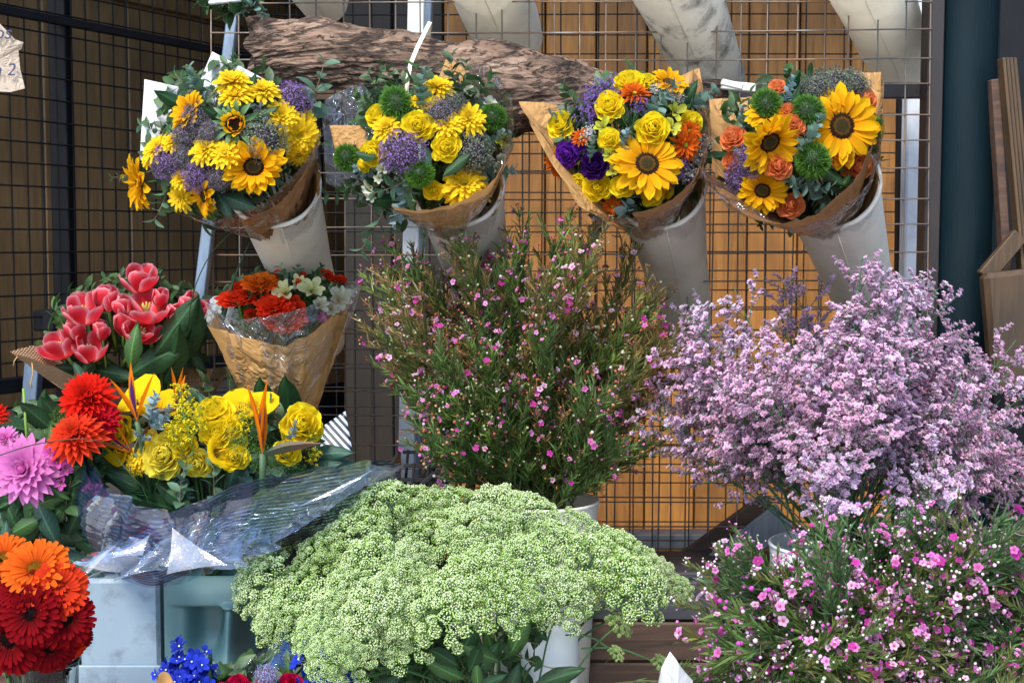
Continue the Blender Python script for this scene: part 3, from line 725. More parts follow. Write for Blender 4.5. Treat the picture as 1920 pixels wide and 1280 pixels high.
def k_rose(v, c=(.96, .80, .03), cd=(.94, .68, .008), openn=1., nm='rose'):
    rg = np.random.default_rng(300 + v); gs = []; N = 26
    for k in range(N):
        f = k / (N - 1); a = k * 137.5 + rg.uniform(-8, 8)
        rad = .04 + .34 * f ** 1.15; H = .62 - .06 * f; lean = 88 - 30 * f ** 1.6 * openn
        W = .40 + .66 * f
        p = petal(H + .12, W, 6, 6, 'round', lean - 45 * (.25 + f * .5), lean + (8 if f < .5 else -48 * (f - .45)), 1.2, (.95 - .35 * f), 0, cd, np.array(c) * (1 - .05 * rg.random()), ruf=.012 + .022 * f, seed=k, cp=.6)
        gs.append(p.t(mk_R('Z', a) @ mk_T(rad * .75, 0, -.12 - .30 * f) @ mk_R('X', rg.uniform(-5, 5))))
    core = lathe([(.10, -.1), (.12, .2), (.08, .38), (.02, .44)], 10, cd)
    for k in range(5):
        f = k / 4; p = petal(1.02, .78, 7, 6, 'round', 34, [-18, -4, 12, -10, 4][k], 1, .45, 0, cd, c, ruf=.04, seed=90 + k)
        gs.append(p.t(mk_R('Z', k * 72 + 20 * rg.random()) @ mk_T(.06, 0, -.42) @ mk_S(.80)))
    b = petal(.7, .2, 5, 2, 'leaf', 30, -50, c0=GRN, c1=LGRN)
    sep = join([ring(b, 5, .05, -.48, 0, 10, .1, rg), lathe([(.001, -.62), (.12, -.58), (.13, -.48), (.05, -.42)], 10, GRN), stemg(2.2, .045).t(mk_T(0, 0, -.5))])
    return [(nm, join(gs + [core]), 'petal'), ('calyx', sep, 'leaf')]
def k_trickball(v):
    rg = np.random.default_rng(400 + v); n = 1500; D = dome_dirs(n, -.75) + rg.normal(0, .12, (n, 3))
    b = petal(.34, .030, 2, 1, 'needle', 90, 90, c0=(.03, .11, .01), c1=(.15, .42, .03)).t(mk_R('X', 0))
    bl = rep(b, frames(D / np.linalg.norm(D, axis=1, keepdims=True) * .68, D + rg.normal(0, .25, (n, 3)), rg.uniform(0, 6, n), rg.uniform(.8, 1.2, n)), 1 - rg.uniform(0, .4, (n, 1)) * np.ones((1, 3)))
    return [('green_pompom', join([bl, ball(.72, 8, 14, (.015, .05, .008))]), 'leaf'), ('stem', stemg(2).t(mk_T(0, 0, -.6)), 'stem')]
def k_trach(v, c=(.36, .20, .58), cb=(.20, .15, .22)):
    rg = np.random.default_rng(500 + v); n = 1300; D = dome_dirs(n, -.25) + rg.normal(0, .05, (n, 3)); D /= np.linalg.norm(D, axis=1, keepdims=True)
    lump = 1 + .16 * np.sin(D[:, 0] * 7 + v) * np.sin(D[:, 1] * 6 + 2 * v) + rg.uniform(-.16, .10, n)
    P = D * lump[:, None] * [1, 1, .75]
    st = G([[0, 0, -.2], [1, 0, .4], [.3, .3, .05], [0, 1, .5], [-.3, .3, .05], [-1, 0, .4], [-.3, -.3, .05], [0, -1, .5], [.3, -.3, .05]], None, [[0, 8, 1], [0, 1, 2], [0, 2, 3], [0, 3, 4], [0, 4, 5], [0, 5, 6], [0, 6, 7], [0, 7, 8]])
    cc = np.where(rg.random((n, 1)) < .62, np.array([c]), np.array([cb])) * rg.uniform(.55, 1.25, (n, 1))
    fl = rep(st, frames(P, D + rg.normal(0, .4, (n, 3)), rg.uniform(0, 6, n), rg.uniform(.034, .062, n)), cc)
    n2 = 110; d2 = dome_dirs(n2, -.1)
    sp = join([tube(np.array([[0, 0, -.3], d * [.5, .5, .3], d * [.93, .93, .7]]), [.03, .02, .012], 4, (.05, .08, .04), False) for d in d2])
    return [('flower_cluster', join([fl, ball(.70, 8, 14, np.array(cb) * .35).t(mk_S(1, 1, .68))]), 'tiny'), ('stalk_bundle', join([sp, stemg(1.8)]), 'stem')]
def k_statice(v, c=(.30, .17, .55)):
    rg = np.random.default_rng(560 + v); n = 170
    P = rg.normal(0, 1, (n, 3)) * [.42, .42, .3]; P = P[np.linalg.norm(P, axis=1) < 1.1]; n = len(P)
    fl = petal(1, .8, 2, 2, 'round', 35, 60, cup=.3, c0=np.array(c) * .5, c1=c); f5 = ring(fl, 5, .1, 0, 0, 10, .1, rg)
    g = rep(f5, frames(P, P + [0, 0, .7] + rg.normal(0, .3, (n, 3)), rg.uniform(0, 6, n), rg.uniform(.07, .11, n)), rg.uniform(.75, 1.2, (n, 1)) * np.ones((1, 3)))
    sp = join([tube(np.array([[0, 0, -1.0], p * .5 - [0, 0, .3], p]), [.03, .018, .01], 4, GRN, False) for p in P[::3]])
    return [('flower_cluster', g, 'tiny'), ('stalk_bundle', sp, 'stem')]
def k_lily(v, c=(.75, .78, .70), cb=(.55, .65, .35), n=6):
    rg = np.random.default_rng(600 + v)
    p = petal(1.05, .55, 6, 4, 'round', 70, 15, 1, .45, 0, cb, c, ruf=.08, seed=v)
    p2 = petal(1.0, .4, 6, 4, 'round', 75, 25, 1, .45, 0, cb, c, ruf=.06, seed=v + 3)
    g = join([ring(p, 3, .03, -.3, 0, 8, .08, rg), ring(p2, 3, .03, -.28, 60, 8, .08, rg)])
    sp = join([tube(np.array([[0, 0, -.3], [.1 * math.cos(a), .1 * math.sin(a), .2], [.25 * math.cos(a), .25 * math.sin(a), .5]]), .018, 4, (.6, .5, .2)) for a in np.arange(5) * 1.25])
    return [('lily_bloom', g, 'petal'), ('stamen_tuft', join([sp]), 'tiny'), ('stem', stemg(1.6, .05).t(mk_T(0, 0, -.3)), 'stem')]
def k_phlox(v, c=(.80, .82, .86)):
    rg = np.random.default_rng(640 + v); p = petal(.5, .48, 4, 3, 'round', 5, -8, c0=(.5, .6, .5), c1=c, ruf=.05, cp=.4); f = ring(p, 5, .02, 0, 0, 6, .06, rg)
    P = np.array([[.0, 0, .1], [.5, .1, 0], [-.45, .2, .02], [.1, -.5, -.05], [-.2, .55, -.1], [.55, -.45, -.2], [-.5, -.4, -.12]])
    g = rep(f, frames(P, P * .9 + [0, 0, .8], rg.uniform(0, 6, 7), .82))
    return [('flower_cluster', g, 'petal'), ('stem', stemg(1.6, .04), 'stem')]
def k_ranun(v, c=(.70, .02, .008), c2=(.82, .055, .015)):
    rg = np.random.default_rng(680 + v); gs = []
    for k in range(9):
        f = k / 8; R0 = .92 - .78 * f
        p = petal(.30 + .28 * (1 - f), .36 - .1 * f, 4, 3, 'round', 8 + 55 * f, 30 + 55 * f, 1, .5, 0, c, c2, ruf=.05, seed=k)
        gs.append(ring(p, int(18 - 11 * f), max(R0 - .5, .02), .04 + .16 * f, k * 17, 7, .12, rg, cj=.3))
    cen = rep(ico(.05), frames(fib(24, .13, .05)[0] + [0, 0, .32], np.array([[0, 0, 1.]])), np.tile([.1, .12, .02], (24, 1)))
    return [('ranunculus', join(gs), 'petal'), ('flower_centre', cen, 'tiny'), ('stem', stemg(1.8, .06, LGRN), 'stem')]
def k_dahlia(v, c=(.50, .008, .006), c2=(.80, .025, .012), rows=8, W=.23, prof='ray', cup=.9, nm='dahlia', open_=0):
    rg = np.random.default_rng(720 + v); gs = []
    for k in range(rows):
        f = k / (rows - 1); L = .98 - .70 * f
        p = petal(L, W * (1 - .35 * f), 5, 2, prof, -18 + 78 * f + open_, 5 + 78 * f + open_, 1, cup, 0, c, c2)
        gs.append(ring(p, int(20 - 9 * f), .04, -.06 + .05 * k * (1 - .3 * f), k * 10.3, 6, .07, rg, cj=.18))
    core = ball(.12, 6, 8, c).t(mk_T(0, 0, .22))
    b = petal(.3, .2, 3, 2, 'leaf', -20, -40, c0=GRN, c1=LGRN)
    return [(nm, join(gs + [core]), 'petal'), ('calyx', join([ring(b, 8, .05, -.16, 0, 8, .1, rg), stemg(2.2, .06)]), 'leaf')]
def k_gerbera(v, c=(.12, .001, .004), c2=(.27, .002, .007), eye=(.012, .006, .008)):
    rg = np.random.default_rng(760 + v); gs = []
    for k in range(3):
        p = petal([.80, .74, .5][k], [.19, .18, .13][k], 5, 6, 'blunt', [2, 14, 30][k], [-14, 0, 20][k], 1, .35, 0, np.array(c) * .8, c2)
        gs.append(ring(p, [30, 26, 24][k], .17, .015 * k, k * 5, 5, .08, rg, cj=.2))
    P, q = fib(150, .235, .03); 
    ct = rep(petal(.05, .022, 1, 1, 'needle', 90, 90), frames(P + [0, 0, .04], P * [2, 2, 0] + [0, 0, .6], rg.uniform(0, 6, 150), 1.6), np.where(q[:, None] > .88, [[.35, .06, .02]], [eye]))
    return [('gerbera', join(gs), 'petal'), ('flower_centre', join([ct, lathe([(.235, 0), (.21, .04), (.001, .06)], 16, eye)]), 'tiny'), ('stem', stemg(2.4, .06, (.10, .2, .04)), 'stem')]
def k_tulip(v, open_=0):
    rg = np.random.default_rng(800 + v); c0 = (.80, .06, .07); c1 = (.74, .005, .035); ce = (.93, .42, .48)
    o = [-6, 3, 16][v % 3]
    pi = petal(1.45, .95, 9, 6, 'round', 40 - o * .6, 100 - o * 1.9, .8, .42, 0, c0, c1, ce, ruf=.025, seed=v)
    po = petal(1.4, .98, 9, 6, 'round', 22 - o * .6, 92 - o * 2.1, .8, .40, 0, c0, c1, ce, ruf=.03, seed=v + 5)
    g = join([ring(pi, 3, .06, -.62, 0, 5, .05, rg), ring(po, 3, .09, -.64, 60, 6, .05, rg)])
    st = join([tube(np.array([[0, 0, -.5], [.08 * math.cos(a), .08 * math.sin(a), .0], [.15 * math.cos(a), .15 * math.sin(a), .2]]), .03, 5, (.55, .45, .1)) for a in np.arange(6) * 1.05] + [tube(np.array([[0, 0, -.6], [0, 0, 0]]), .07, 6, (.4, .45, .15))])
    return [('tulip', g, 'petal'), ('stamen_tuft', st, 'tiny'), ('stem', stemg(2.0, .075, LGRN).t(mk_T(0, 0, -.6)), 'stem')]
def k_calla(v):
    nu, nv = 14, 20; u = np.linspace(0, 1, nu + 1)[:, None]; a = np.linspace(-.04, 1.04, nv + 1)[None] * 2 * np.pi
    r = .10 + .52 * u ** 2.0; tip = np.cos(a / 2 - np.pi / 2) ** 6 * 0 + np.exp(-((a - np.pi) / .7) ** 2)
    R2 = r + tip * .55 * u ** 4 + .10 * u ** 6; z = -1.0 + 1.5 * u - .42 * u ** 5 * (1 - tip * .6)
    V = np.stack([-R2 * np.cos(a), R2 * np.sin(a), z + 0 * a], 2)
    C = (np.array([.55, .55, .06]) + (np.array([.92, .62, .01]) - np.array([.55, .55, .06])) * np.clip(u * 2.5, 0, 1)[..., None]) * np.ones((1, nv + 1, 1))
    sp = tube(np.array([[0, 0, -.8], [0, 0, -.1], [.03, 0, .25]]), [.06, .06, .03], 8, (.85, .42, .01))
    return [('calla_lily', G(V.reshape(-1, 3), gridF(nu, nv), None, C.reshape(-1, 3)), 'petal'), ('spadix', sp, 'tiny'), ('stem', stemg(1.4, .10, LGRN).t(mk_T(0, 0, -.95)), 'stem')]
def k_strel(v):
    """bird of paradise, upright, height about 2 units"""
    rg = np.random.default_rng(860 + v); gs = []
    for k, (a, t, L) in enumerate([(0, 4, 2.0), (170, 12, 1.9), (80, 14, 1.6)] if v % 2 else [(0, 28, 1.7), (165, 22, 1.6), (60, 8, 1.9)]):
        p = petal(L, .26, 8, 2, 'leaf', 90, 90, cup=.2, fold=.7, c0=(.85, .30, .01), c1=(.88, .22, .006))
        gs.append(p.t(mk_R('Z', a) @ mk_R('Y', t)))
    tg = petal(1.35, .22, 6, 2, 'heart', 90, 90, fold=.9, c0=(.10, .04, .25), c1=(.06, .03, .22)).t(mk_R('Z', 30) @ mk_R('Y', 3) @ mk_T(0.02, 0, .15))
    bk = join([petal(1.7, .34, 8, 4, 'leaf', 8, 14, fold=1.0, cup=.4, c0=(.06, .13, .07), c1=(.24, .10, .06)).t(mk_T(-.15, 0, -.12)), stemg(2.2, .09, (.08, .16, .07))])
    return [('bird_of_paradise', join(gs), 'petal'), ('tongue', tg, 'petal'), ('beak', bk, 'leaf')]
def k_delph(v, c=(.03, .06, .62)):
    rg = np.random.default_rng(880 + v); p = petal(.6, .46, 4, 3, 'round', 25, 5, c0=np.array(c) * .5, c1=c, ruf=.1); f = ring(p, 5, .03, 0, 0, 12, .1, rg)
    sp = tube(np.array([[0, 0, 0], [.15, 0, -.25], [.45, 0, -.4], [.6, 0, -.3]]), [.07, .06, .04, .015], 6, np.array(c) * .6)
    f = join([f, sp]); n = 22; P = rg.normal(0, 1, (n, 3)) * [.48, .45, .42]
    g = rep(f, frames(P, P + [0, 0, .2], rg.uniform(0, 6, n), rg.uniform(.55, .78, n)), rg.uniform(.6, 1.3, (n, 1)) * np.ones((1, 3)))
    e = rep(ico(.05, (.7, .75, .9)), frames(P + P * .06, P, None, 1.0))
    return [('larkspur_spike', g, 'petal'), ('flower_centre', e, 'tiny'), ('stem', join([tube(np.array([[0, 0, -1.8], [0, 0, .4]]), .04, 5, GRN)]), 'stem')]
def k_solid(v, c=(.75, .62, .02)):
    rg = np.random.default_rng(900 + v); gs = []; P = []
    sk = [tube(np.array([[0, 0, -1.4], [0, 0, .8]]), .025, 5, LGRN)]
    for k in range(16):
        z = -.6 + 1.4 * k / 15; a = k * 2.4; L = .65 * (1 - .6 * k / 15); d = np.array([math.cos(a), math.sin(a), .55])
        sk.append(tube(np.array([[0, 0, z], d * L * .6 + [0, 0, z], d * L + [0, 0, z]]), .012, 4, LGRN, False))
        for q in range(16): P.append(d * L * rg.uniform(.35, 1.05) + [0, 0, z] + rg.normal(0, .055, 3))
    P = np.array(P); g = rep(ico(1), frames(P, np.array([[0, 0, 1.]]), None, rg.uniform(.025, .05, len(P))), np.array([c]) * rg.uniform(.75, 1.1, (len(P), 1)))
    return [('goldenrod_sprig', join(sk), 'stem'), ('blossom_cluster', g, 'tiny')]
def k_moss(v, c=(.10, .24, .03)):
    rg = np.random.default_rng(920 + v); n = 900; D = rg.normal(0, 1, (n, 3)); D /= np.linalg.norm(D, axis=1, keepdims=True); P = D * (.55 + .45 * rg.random((n, 1)) ** .4) * (1 + .15 * np.sin(D[:, :1] * 6 + v))
    q = petal(1, .8, 2, 2, 'disk', 20, -20, cup=.5, c0=np.array(c) * .6, c1=c)
    return [('curly_greens', rep(q, frames(P, D + rg.normal(0, .5, (n, 3)), rg.uniform(0, 6, n), rg.uniform(.05, .1, n)), rg.uniform(.5, 1.4, (n, 1)) * np.ones((1, 3))), 'leaf'), ('stem', stemg(1.5), 'stem')]
def k_euc(v, c=BLG, round_=True, n=9):
    """sprig along +Z, length 2 (from -1 to 1)"""
    rg = np.random.default_rng(940 + v); z = np.linspace(-1.2, 1, 12); bx = .12 * np.sin(z * 1.6 + v); sk = tube(np.stack([bx, .1 * z ** 2, z], 1), np.linspace(.028, .01, 12), 5, (.20, .14, .08)); Ms = []; T = []
    lf = petal(.68, .62, 5, 4, 'disk', 10, -12, cup=.15, c0=np.array(c) * .8, c1=c) if round_ else petal(.95, .52, 6, 4, 'leaf', 12, -22, fold=.2, c0=np.array(c) * .8, c1=c)
    for k in range(n):
        f = k / (n - 1); zz = -.75 + 1.7 * f; x = .12 * math.sin(zz * 1.6 + v)
        for s in (0, 180):
            Ms.append(mk_T(x, .1 * zz * zz, zz) @ mk_R('Z', s + k * 74 + rg.uniform(-20, 20)) @ mk_R('Y', -rg.uniform(10, 55)) @ mk_R('X', rg.uniform(-40, 40)) @ mk_S((1 - .45 * f) * rg.uniform(.8, 1.1)))
            T.append([rg.uniform(.75, 1.2)] * 3)
    return [('eucalyptus_sprig', rep(lf, Ms, T), 'leaf'), ('stem', sk, 'stem')]
def k_leafsprig(v, c=(.045, .11, .035)):
    r = k_euc(v + 3, c, False, 7); return [('leafy_sprig', r[0][1], 'leaf'), r[1]]
def k_fern(v):
    rg = np.random.default_rng(970 + v); lf = petal(1, .34, 4, 2, 'leaf', 5, -10, fold=.1, c0=(.02, .08, .03), c1=(.05, .16, .05)); Ms = []
    for k in range(15):
        f = k / 14; z = -1 + 2 * f
        for s in (-1, 1): Ms.append(mk_T(.1 * math.sin(z), 0, z) @ mk_R('Y', -50 if s > 0 else -130) @ mk_R('X', rg.uniform(-12, 12) + (90 if 0 else 0)) @ mk_S((.62 * (1 - f) + .12) * (.6 + .4 * min(1, f * 4))))
    g = rep(lf, Ms); g.V[:, 1] *= 1.0
    return [('fern_frond', g, 'leaf'), ('stem', tube(np.array([[0, 0, -1.3], [0, 0, 0], [.08, 0, 1]]), [.03, .02, .008], 5, GRN), 'stem')]
def k_bigleaf(v, c=(.022, .085, .026)):
    p = petal(2.0, .72, 28, 14, 'leaf', 70 + 8 * v, [125, 60, 100][v % 3], cup=.10, fold=.38, c0=np.array(c) * .9, c1=np.array(c) * 1.1, ruf=.055, seed=v).t(mk_T(0, 0, -1))
    u = np.repeat(np.linspace(0, 1, 29), 15); w_ = np.abs(np.tile(np.linspace(-1, 1, 15), 29))
    vein = np.clip(np.sin(u * 62 - w_ * 9), 0, 1) ** 4
    p.C *= (.85 + .5 * vein * (w_ < .95) + 1.0 * (w_ < .05))[:, None] * (1 - .25 * w_)[:, None]; p.V += (.012 * vein)[:, None] * [1, 0, 0]
    return [('broad_leaf', p, 'leaf')]
def k_greenleaf(v): return k_bigleaf(v, (.055, .15, .03))
def k_teal(v): return k_bigleaf(v, (.04, .12, .08))
KINDS = {
 'sun': k_sunflower, 'bsun': k_budsun, 'mum': k_mum, 'omum': k_orangemum, 'yrose': k_rose,
 'prose': lambda v: k_rose(v + 2, (.96, .86, .12), (.95, .74, .02)), 'orose': lambda v: k_rose(v, (.90, .33, .13), (.85, .19, .045)),
 'crose': lambda v: k_rose(v, (.62, .006, .07), (.42, .004, .04)), 'lisi': lambda v: k_rose(v, (.17, .03, .42), (.09, .012, .26), nm='lisianthus'),
 'dlisi': lambda v: k_rose(v + 1, (.055, .01, .15), (.025, .005, .08), nm='lisianthus'), 'ball': k_trickball,
 'trach': k_trach, 'gtrach': lambda v: k_trach(v + 4, (.22, .27, .18), (.16, .13, .18)), 'mtrach': lambda v: k_trach(v + 8, (.27, .20, .34), (.18, .19, .14)),
 'pstat': k_statice, 'wstat': lambda v: k_statice(v + 3, (.82, .82, .82)), 'lily': k_lily, 'glily': lambda v: k_lily(v + 4, (.66, .66, .08), (.5, .6, .06)),
 'clily': lambda v: k_lily(v + 7, (.78, .78, .45), (.5, .6, .2)), 'phlox': k_phlox, 'ran': k_ranun, 'oran': lambda v: k_ranun(v + 4, (.78, .10, .01), (.86, .20, .015)),
 'dahlia': k_dahlia, 'ddahlia': lambda v: k_dahlia(v + 2, (.34, .004, .012), (.62, .012, .03)),
 'odahlia': lambda v: k_dahlia(v + 5, (.62, .015, .006), (.86, .075, .025), W=.24),
 'pdahlia': lambda v: k_dahlia(v + 3, (.60, .10, .42), (.82, .30, .66), 6, .28, 'ray', .35), 'pfree': lambda v: k_lily(v + 9, (.80, .16, .60), (.7, .1, .5)),
 'gerb': k_gerbera, 'ogerb': lambda v: k_gerbera(v + 4, (.80, .10, .006), (.86, .17, .015), (.25, .12, .01)), 'rgerb': lambda v: k_gerbera(v + 6, (.60, .03, .01), (.80, .06, .015), (.04, .01, .01)),
 'tulip': k_tulip, 'calla': k_calla, 'strel': k_strel, 'delph': k_delph, 'scab': lambda v: k_trach(v + 12, (.45, .38, .75), (.3, .3, .5)), 'solid': k_solid, 'moss': k_moss,
 'euc': k_euc, 'beuc': lambda v: k_euc(v + 5, (.24, .38, .42)), 'leuc': lambda v: k_euc(v + 9, (.11, .23, .14), False, 5), 'sprig': k_leafsprig, 'fern': k_fern, 'leaf': k_bigleaf, 'gleaf': k_greenleaf, 'tleaf': k_teal,
}
CACHE = {}
def proto(kind, v):
    if (kind, v) not in CACHE: CACHE[(kind, v)] = [(n, make_mesh(n, g, m)) for n, g, m in KINDS[kind](v)]
    return CACHE[(kind, v)]
NV = {'sun': 6, 'mum': 5, 'yrose': 5, 'orose': 4, 'prose': 2, 'trach': 2, 'gtrach': 2, 'euc': 3, 'leuc': 3, 'sprig': 3, 'tulip': 3, 'lily': 2, 'leaf': 3, 'dahlia': 2, 'gerb': 2, 'strel': 2}
UPK = {'euc', 'beuc', 'leuc', 'sprig', 'fern', 'leaf', 'gleaf', 'tleaf', 'solid', 'strel'}
CNT = [0]
def place(root, kind, px, py, d, Y, face=None, v=None, roll=None, rg=rng, ang=None):
    """d: size in picture pixels across at that distance; face (fx,fz): which way it looks; sprigs: ang = picture angle of their tip (0 up, 90 right)"""
    CNT[0] += 1
    v = (CNT[0] % NV.get(kind, 1)) if v is None else v
    P = at(px, py, Y); s = d / 2 * mpp(Y)
    if kind in UPK:
        a = R_(ang if ang is not None else rg.uniform(-60, 60)); D = np.array([math.sin(a), -.25 + .1 * rg.random(), math.cos(a)])
        Mx = frames(P, D, None, s, xdir=np.array([[math.cos(a), .3 * rg.uniform(-1, 1), -math.sin(a)]]) if kind in ('fern', 'strel') else (np.array([[0., -1., .2]]) if kind in ('leaf', 'gleaf', 'tleaf') else None))[0]
        if kind in ('fern',): Mx = Mx @ mk_R('Z', 0)
    else:
        fx, fz = face if face is not None else (0, 0); D = np.array([fx, -1, fz])
        Mx = frames(P, D, np.array([roll if roll is not None else rg.uniform(0, 6.28)]), s)[0] @ mk_S(1 + rg.uniform(-.08, .08), 1 + rg.uniform(-.08, .08), 1 + rg.uniform(-.15, .1))
    pr = proto(kind, v); o = put(pr[0][0], pr[0][1], root, Mx)
    for n, me in pr[1:]:
        c = bpy.data.objects.new(n, me); SC.collection.objects.link(c); c.parent = o
    return o
def vnoise(P, s, seed):
    r = np.random.default_rng(seed); o = 0
    for k in range(5):
        d = r.normal(0, 1, 3) * s * (1.5 ** k); o = o + np.sin(P @ d + r.uniform(0, 6)) / (1.4 ** k)
    return o / 3
def sheet(parent, rim, base, mk, name='wrapper', nu=26, nv=60, crum=.006, bulge=.0, sharp=True, seed=0, solid=0, pleat=.0, npl=14, brad=.012, fl=False):
    """a sheet gathered at 'base' (px,py,Y) and opening out to the rim polyline [(px,py,Y)]"""
    if isinstance(rim[0][0], tuple): rim = rim[0]
    R1 = smooth_curve([at(*p) for p in rim], nv + 1) if sharp != 'poly' else np.stack([np.interp(np.linspace(0, len(rim) - 1, nv + 1), np.arange(len(rim)), np.array([at(*p) for p in rim])[:, i]) for i in range(3)], 1)
    B = at(*base); cen = R1.mean(0); ax = cen - B; out = R1 - cen
    B1 = B + out / np.linalg.norm(out, axis=1).mean() * brad
    u = np.linspace(0, 1, nu + 1)[:, None, None]
    V = B1[None] + (R1 - B1)[None] * u + (out / np.linalg.norm(out, axis=1).mean())[None] * bulge * np.sin(np.pi * u)
    Vf = V.reshape(-1, 3); N_ = np.tile(out / np.maximum(np.linalg.norm(out, axis=1, keepdims=True), 1e-6), (nu + 1, 1))
    uf = np.repeat(np.linspace(0, 1, nu + 1), nv + 1); vf = np.tile(np.linspace(0, 1, nv + 1), nu + 1)
    tri = lambda x: 2 * np.abs((x % 1) - .5)
    d = crum * (vnoise(Vf, 22, seed) + .6 * vnoise(Vf, 60, seed + 1)) * np.clip(uf * 1.6, .1, 1) + pleat * (tri(vf * npl + .35 * np.sin(vf * 17 + seed)) - .5) * np.sin(np.pi * np.clip(uf, 0, 1) * .5 + .25)
    Vf = Vf + N_ * d[:, None] + np.array([0, 0, 1.]) * (crum * .6 * vnoise(Vf, 30, seed + 2) * uf)[:, None]
    L = np.linalg.norm(R1 - B1, axis=1).mean(); W = np.linalg.norm(np.diff(R1, axis=0), axis=1).sum()
    st = np.stack([vf * W * 10, uf * L * 10, 0 * uf], 1)
    return obj(name, G(Vf, gridF(nu, nv)), mk, parent, not fl, st, solid)
def poly_sheet(parent, pts, mk, name='paper_sheet', n=10, seed=0, crum=.003, st_scale=10, solid=.0006):
    """a quad-ish flap between four picture corners with their own distances"""
    a, b, c, d = [at(*p) for p in pts]; u = np.linspace(0, 1, n + 1)[:, None, None]; v = np.linspace(0, 1, n + 1)[None, :, None]
    V = (a * (1 - u) + d * u) * (1 - v) + (b * (1 - u) + c * u) * v; V = V.reshape(-1, 3)
    V = V + np.array([0, -1., 0]) * (crum * (vnoise(V, 16, seed) + .3 * vnoise(V, 60, seed)))[:, None]
    st = np.stack([(V[:, 0]) * st_scale, V[:, 2] * st_scale, 0 * V[:, 0]], 1)
    return obj(name, G(V, gridF(n, n)), mk, parent, True, st, solid)

def bouquet(name, label, cat, c, Rr, Y0, flowers, filler, nfill, tie, bulge=.10, seed=0, group=None, fang=None, core=True, fs=(70, 110), fo=.03, squash=1.0, fsc=1.18):
    rg = np.random.default_rng(seed); cx, cy = c
    e = empty(name, at(*tie), label, cat, group)
    def surf(px, py): 
        r = math.hypot(px - cx, (py - cy) / squash) / Rr; return Y0 + bulge * min(r, 1.25) ** 2
    for f in flowers:
        kind, px, py, d = f[:4]; kw = f[4] if len(f) > 4 else {}
        if isinstance(kw, tuple): kw = {'face': kw}
        kw = dict(kw); dy = kw.pop('dy', 0)
        if 'face' not in kw: kw['face'] = (.75 * (px - cx) / Rr, .15 - .65 * (py - cy) / Rr)
        if kind in UPK: kw.pop('face')
        if kind in UPK and 'ang' not in kw: kw['ang'] = math.degrees(math.atan2(px - cx, -(py - cy))) + rg.uniform(-25, 25)
        s = d / 2 * mpp(Y0) if kind not in UPK else 0
        place(e, kind, px, py, d * (fsc if kind not in UPK else 1.0), surf(px, py) - s * .15 + dy, rg=rg, **kw)
    for k in range(nfill):
        r = Rr * math.sqrt(rg.uniform(.02, 1)) * .84; a = rg.uniform(0, 6.28); px, py = cx + r * math.cos(a), cy + r * math.sin(a) * squash
        kd = filler[k % len(filler)]
        place(e, kd, px, py, rg.uniform(*fs), surf(px, py) + fo + .03 * rg.random(), rg=rg, ang=math.degrees(math.atan2(px - cx, -(py - cy))) + rg.uniform(-50, 50) if fang is None else fang + rg.uniform(-50, 50), face=(0, 0))
    T = at(*tie); st = []
    for k in range(34):
        r = Rr * math.sqrt(rg.random()) * .8; a = rg.uniform(0, 6.28); q = at(cx + r * math.cos(a), cy + r * math.sin(a) * squash, surf(cx + r, cy) + .05)
        st.append(tube(np.array([q, (q + T) / 2 + rg.normal(0, .004, 3), T + rg.normal(0, .006, 3)]), .0022, 5, GRN))
    obj("stem_bundle", join(st), 'stem', e)
    if core:  # leaf mass deep inside the bouquet
        n = 420; lf = petal(1, .42, 4, 2, 'leaf', 12, -22, fold=.2, c0=DGRN, c1=GRN); Ms = []; rr = Rr * np.sqrt(rg.random(n)) * .92; aa = rg.uniform(0, 6.28, n)
        P = np.array([at(cx + r * math.cos(a), cy + r * math.sin(a) * squash, surf(cx + r, cy) + .035 + .05 * rg.random()) for r, a in zip(rr, aa)])
        D = np.stack([np.cos(aa) * .7, -np.ones(n) * .8, -np.sin(aa) * .7], 1) + rg.normal(0, .5, (n, 3))
        obj("inner_foliage", rep(lf, frames(P, D, rg.uniform(0, 6, n), rg.uniform(.02, .042, n)), rg.uniform(.6, 1.5, (n, 1)) * np.ones((1, 3))), 'leaf', e)
    return e
GB = "wrapped bouquets standing in the white cones"
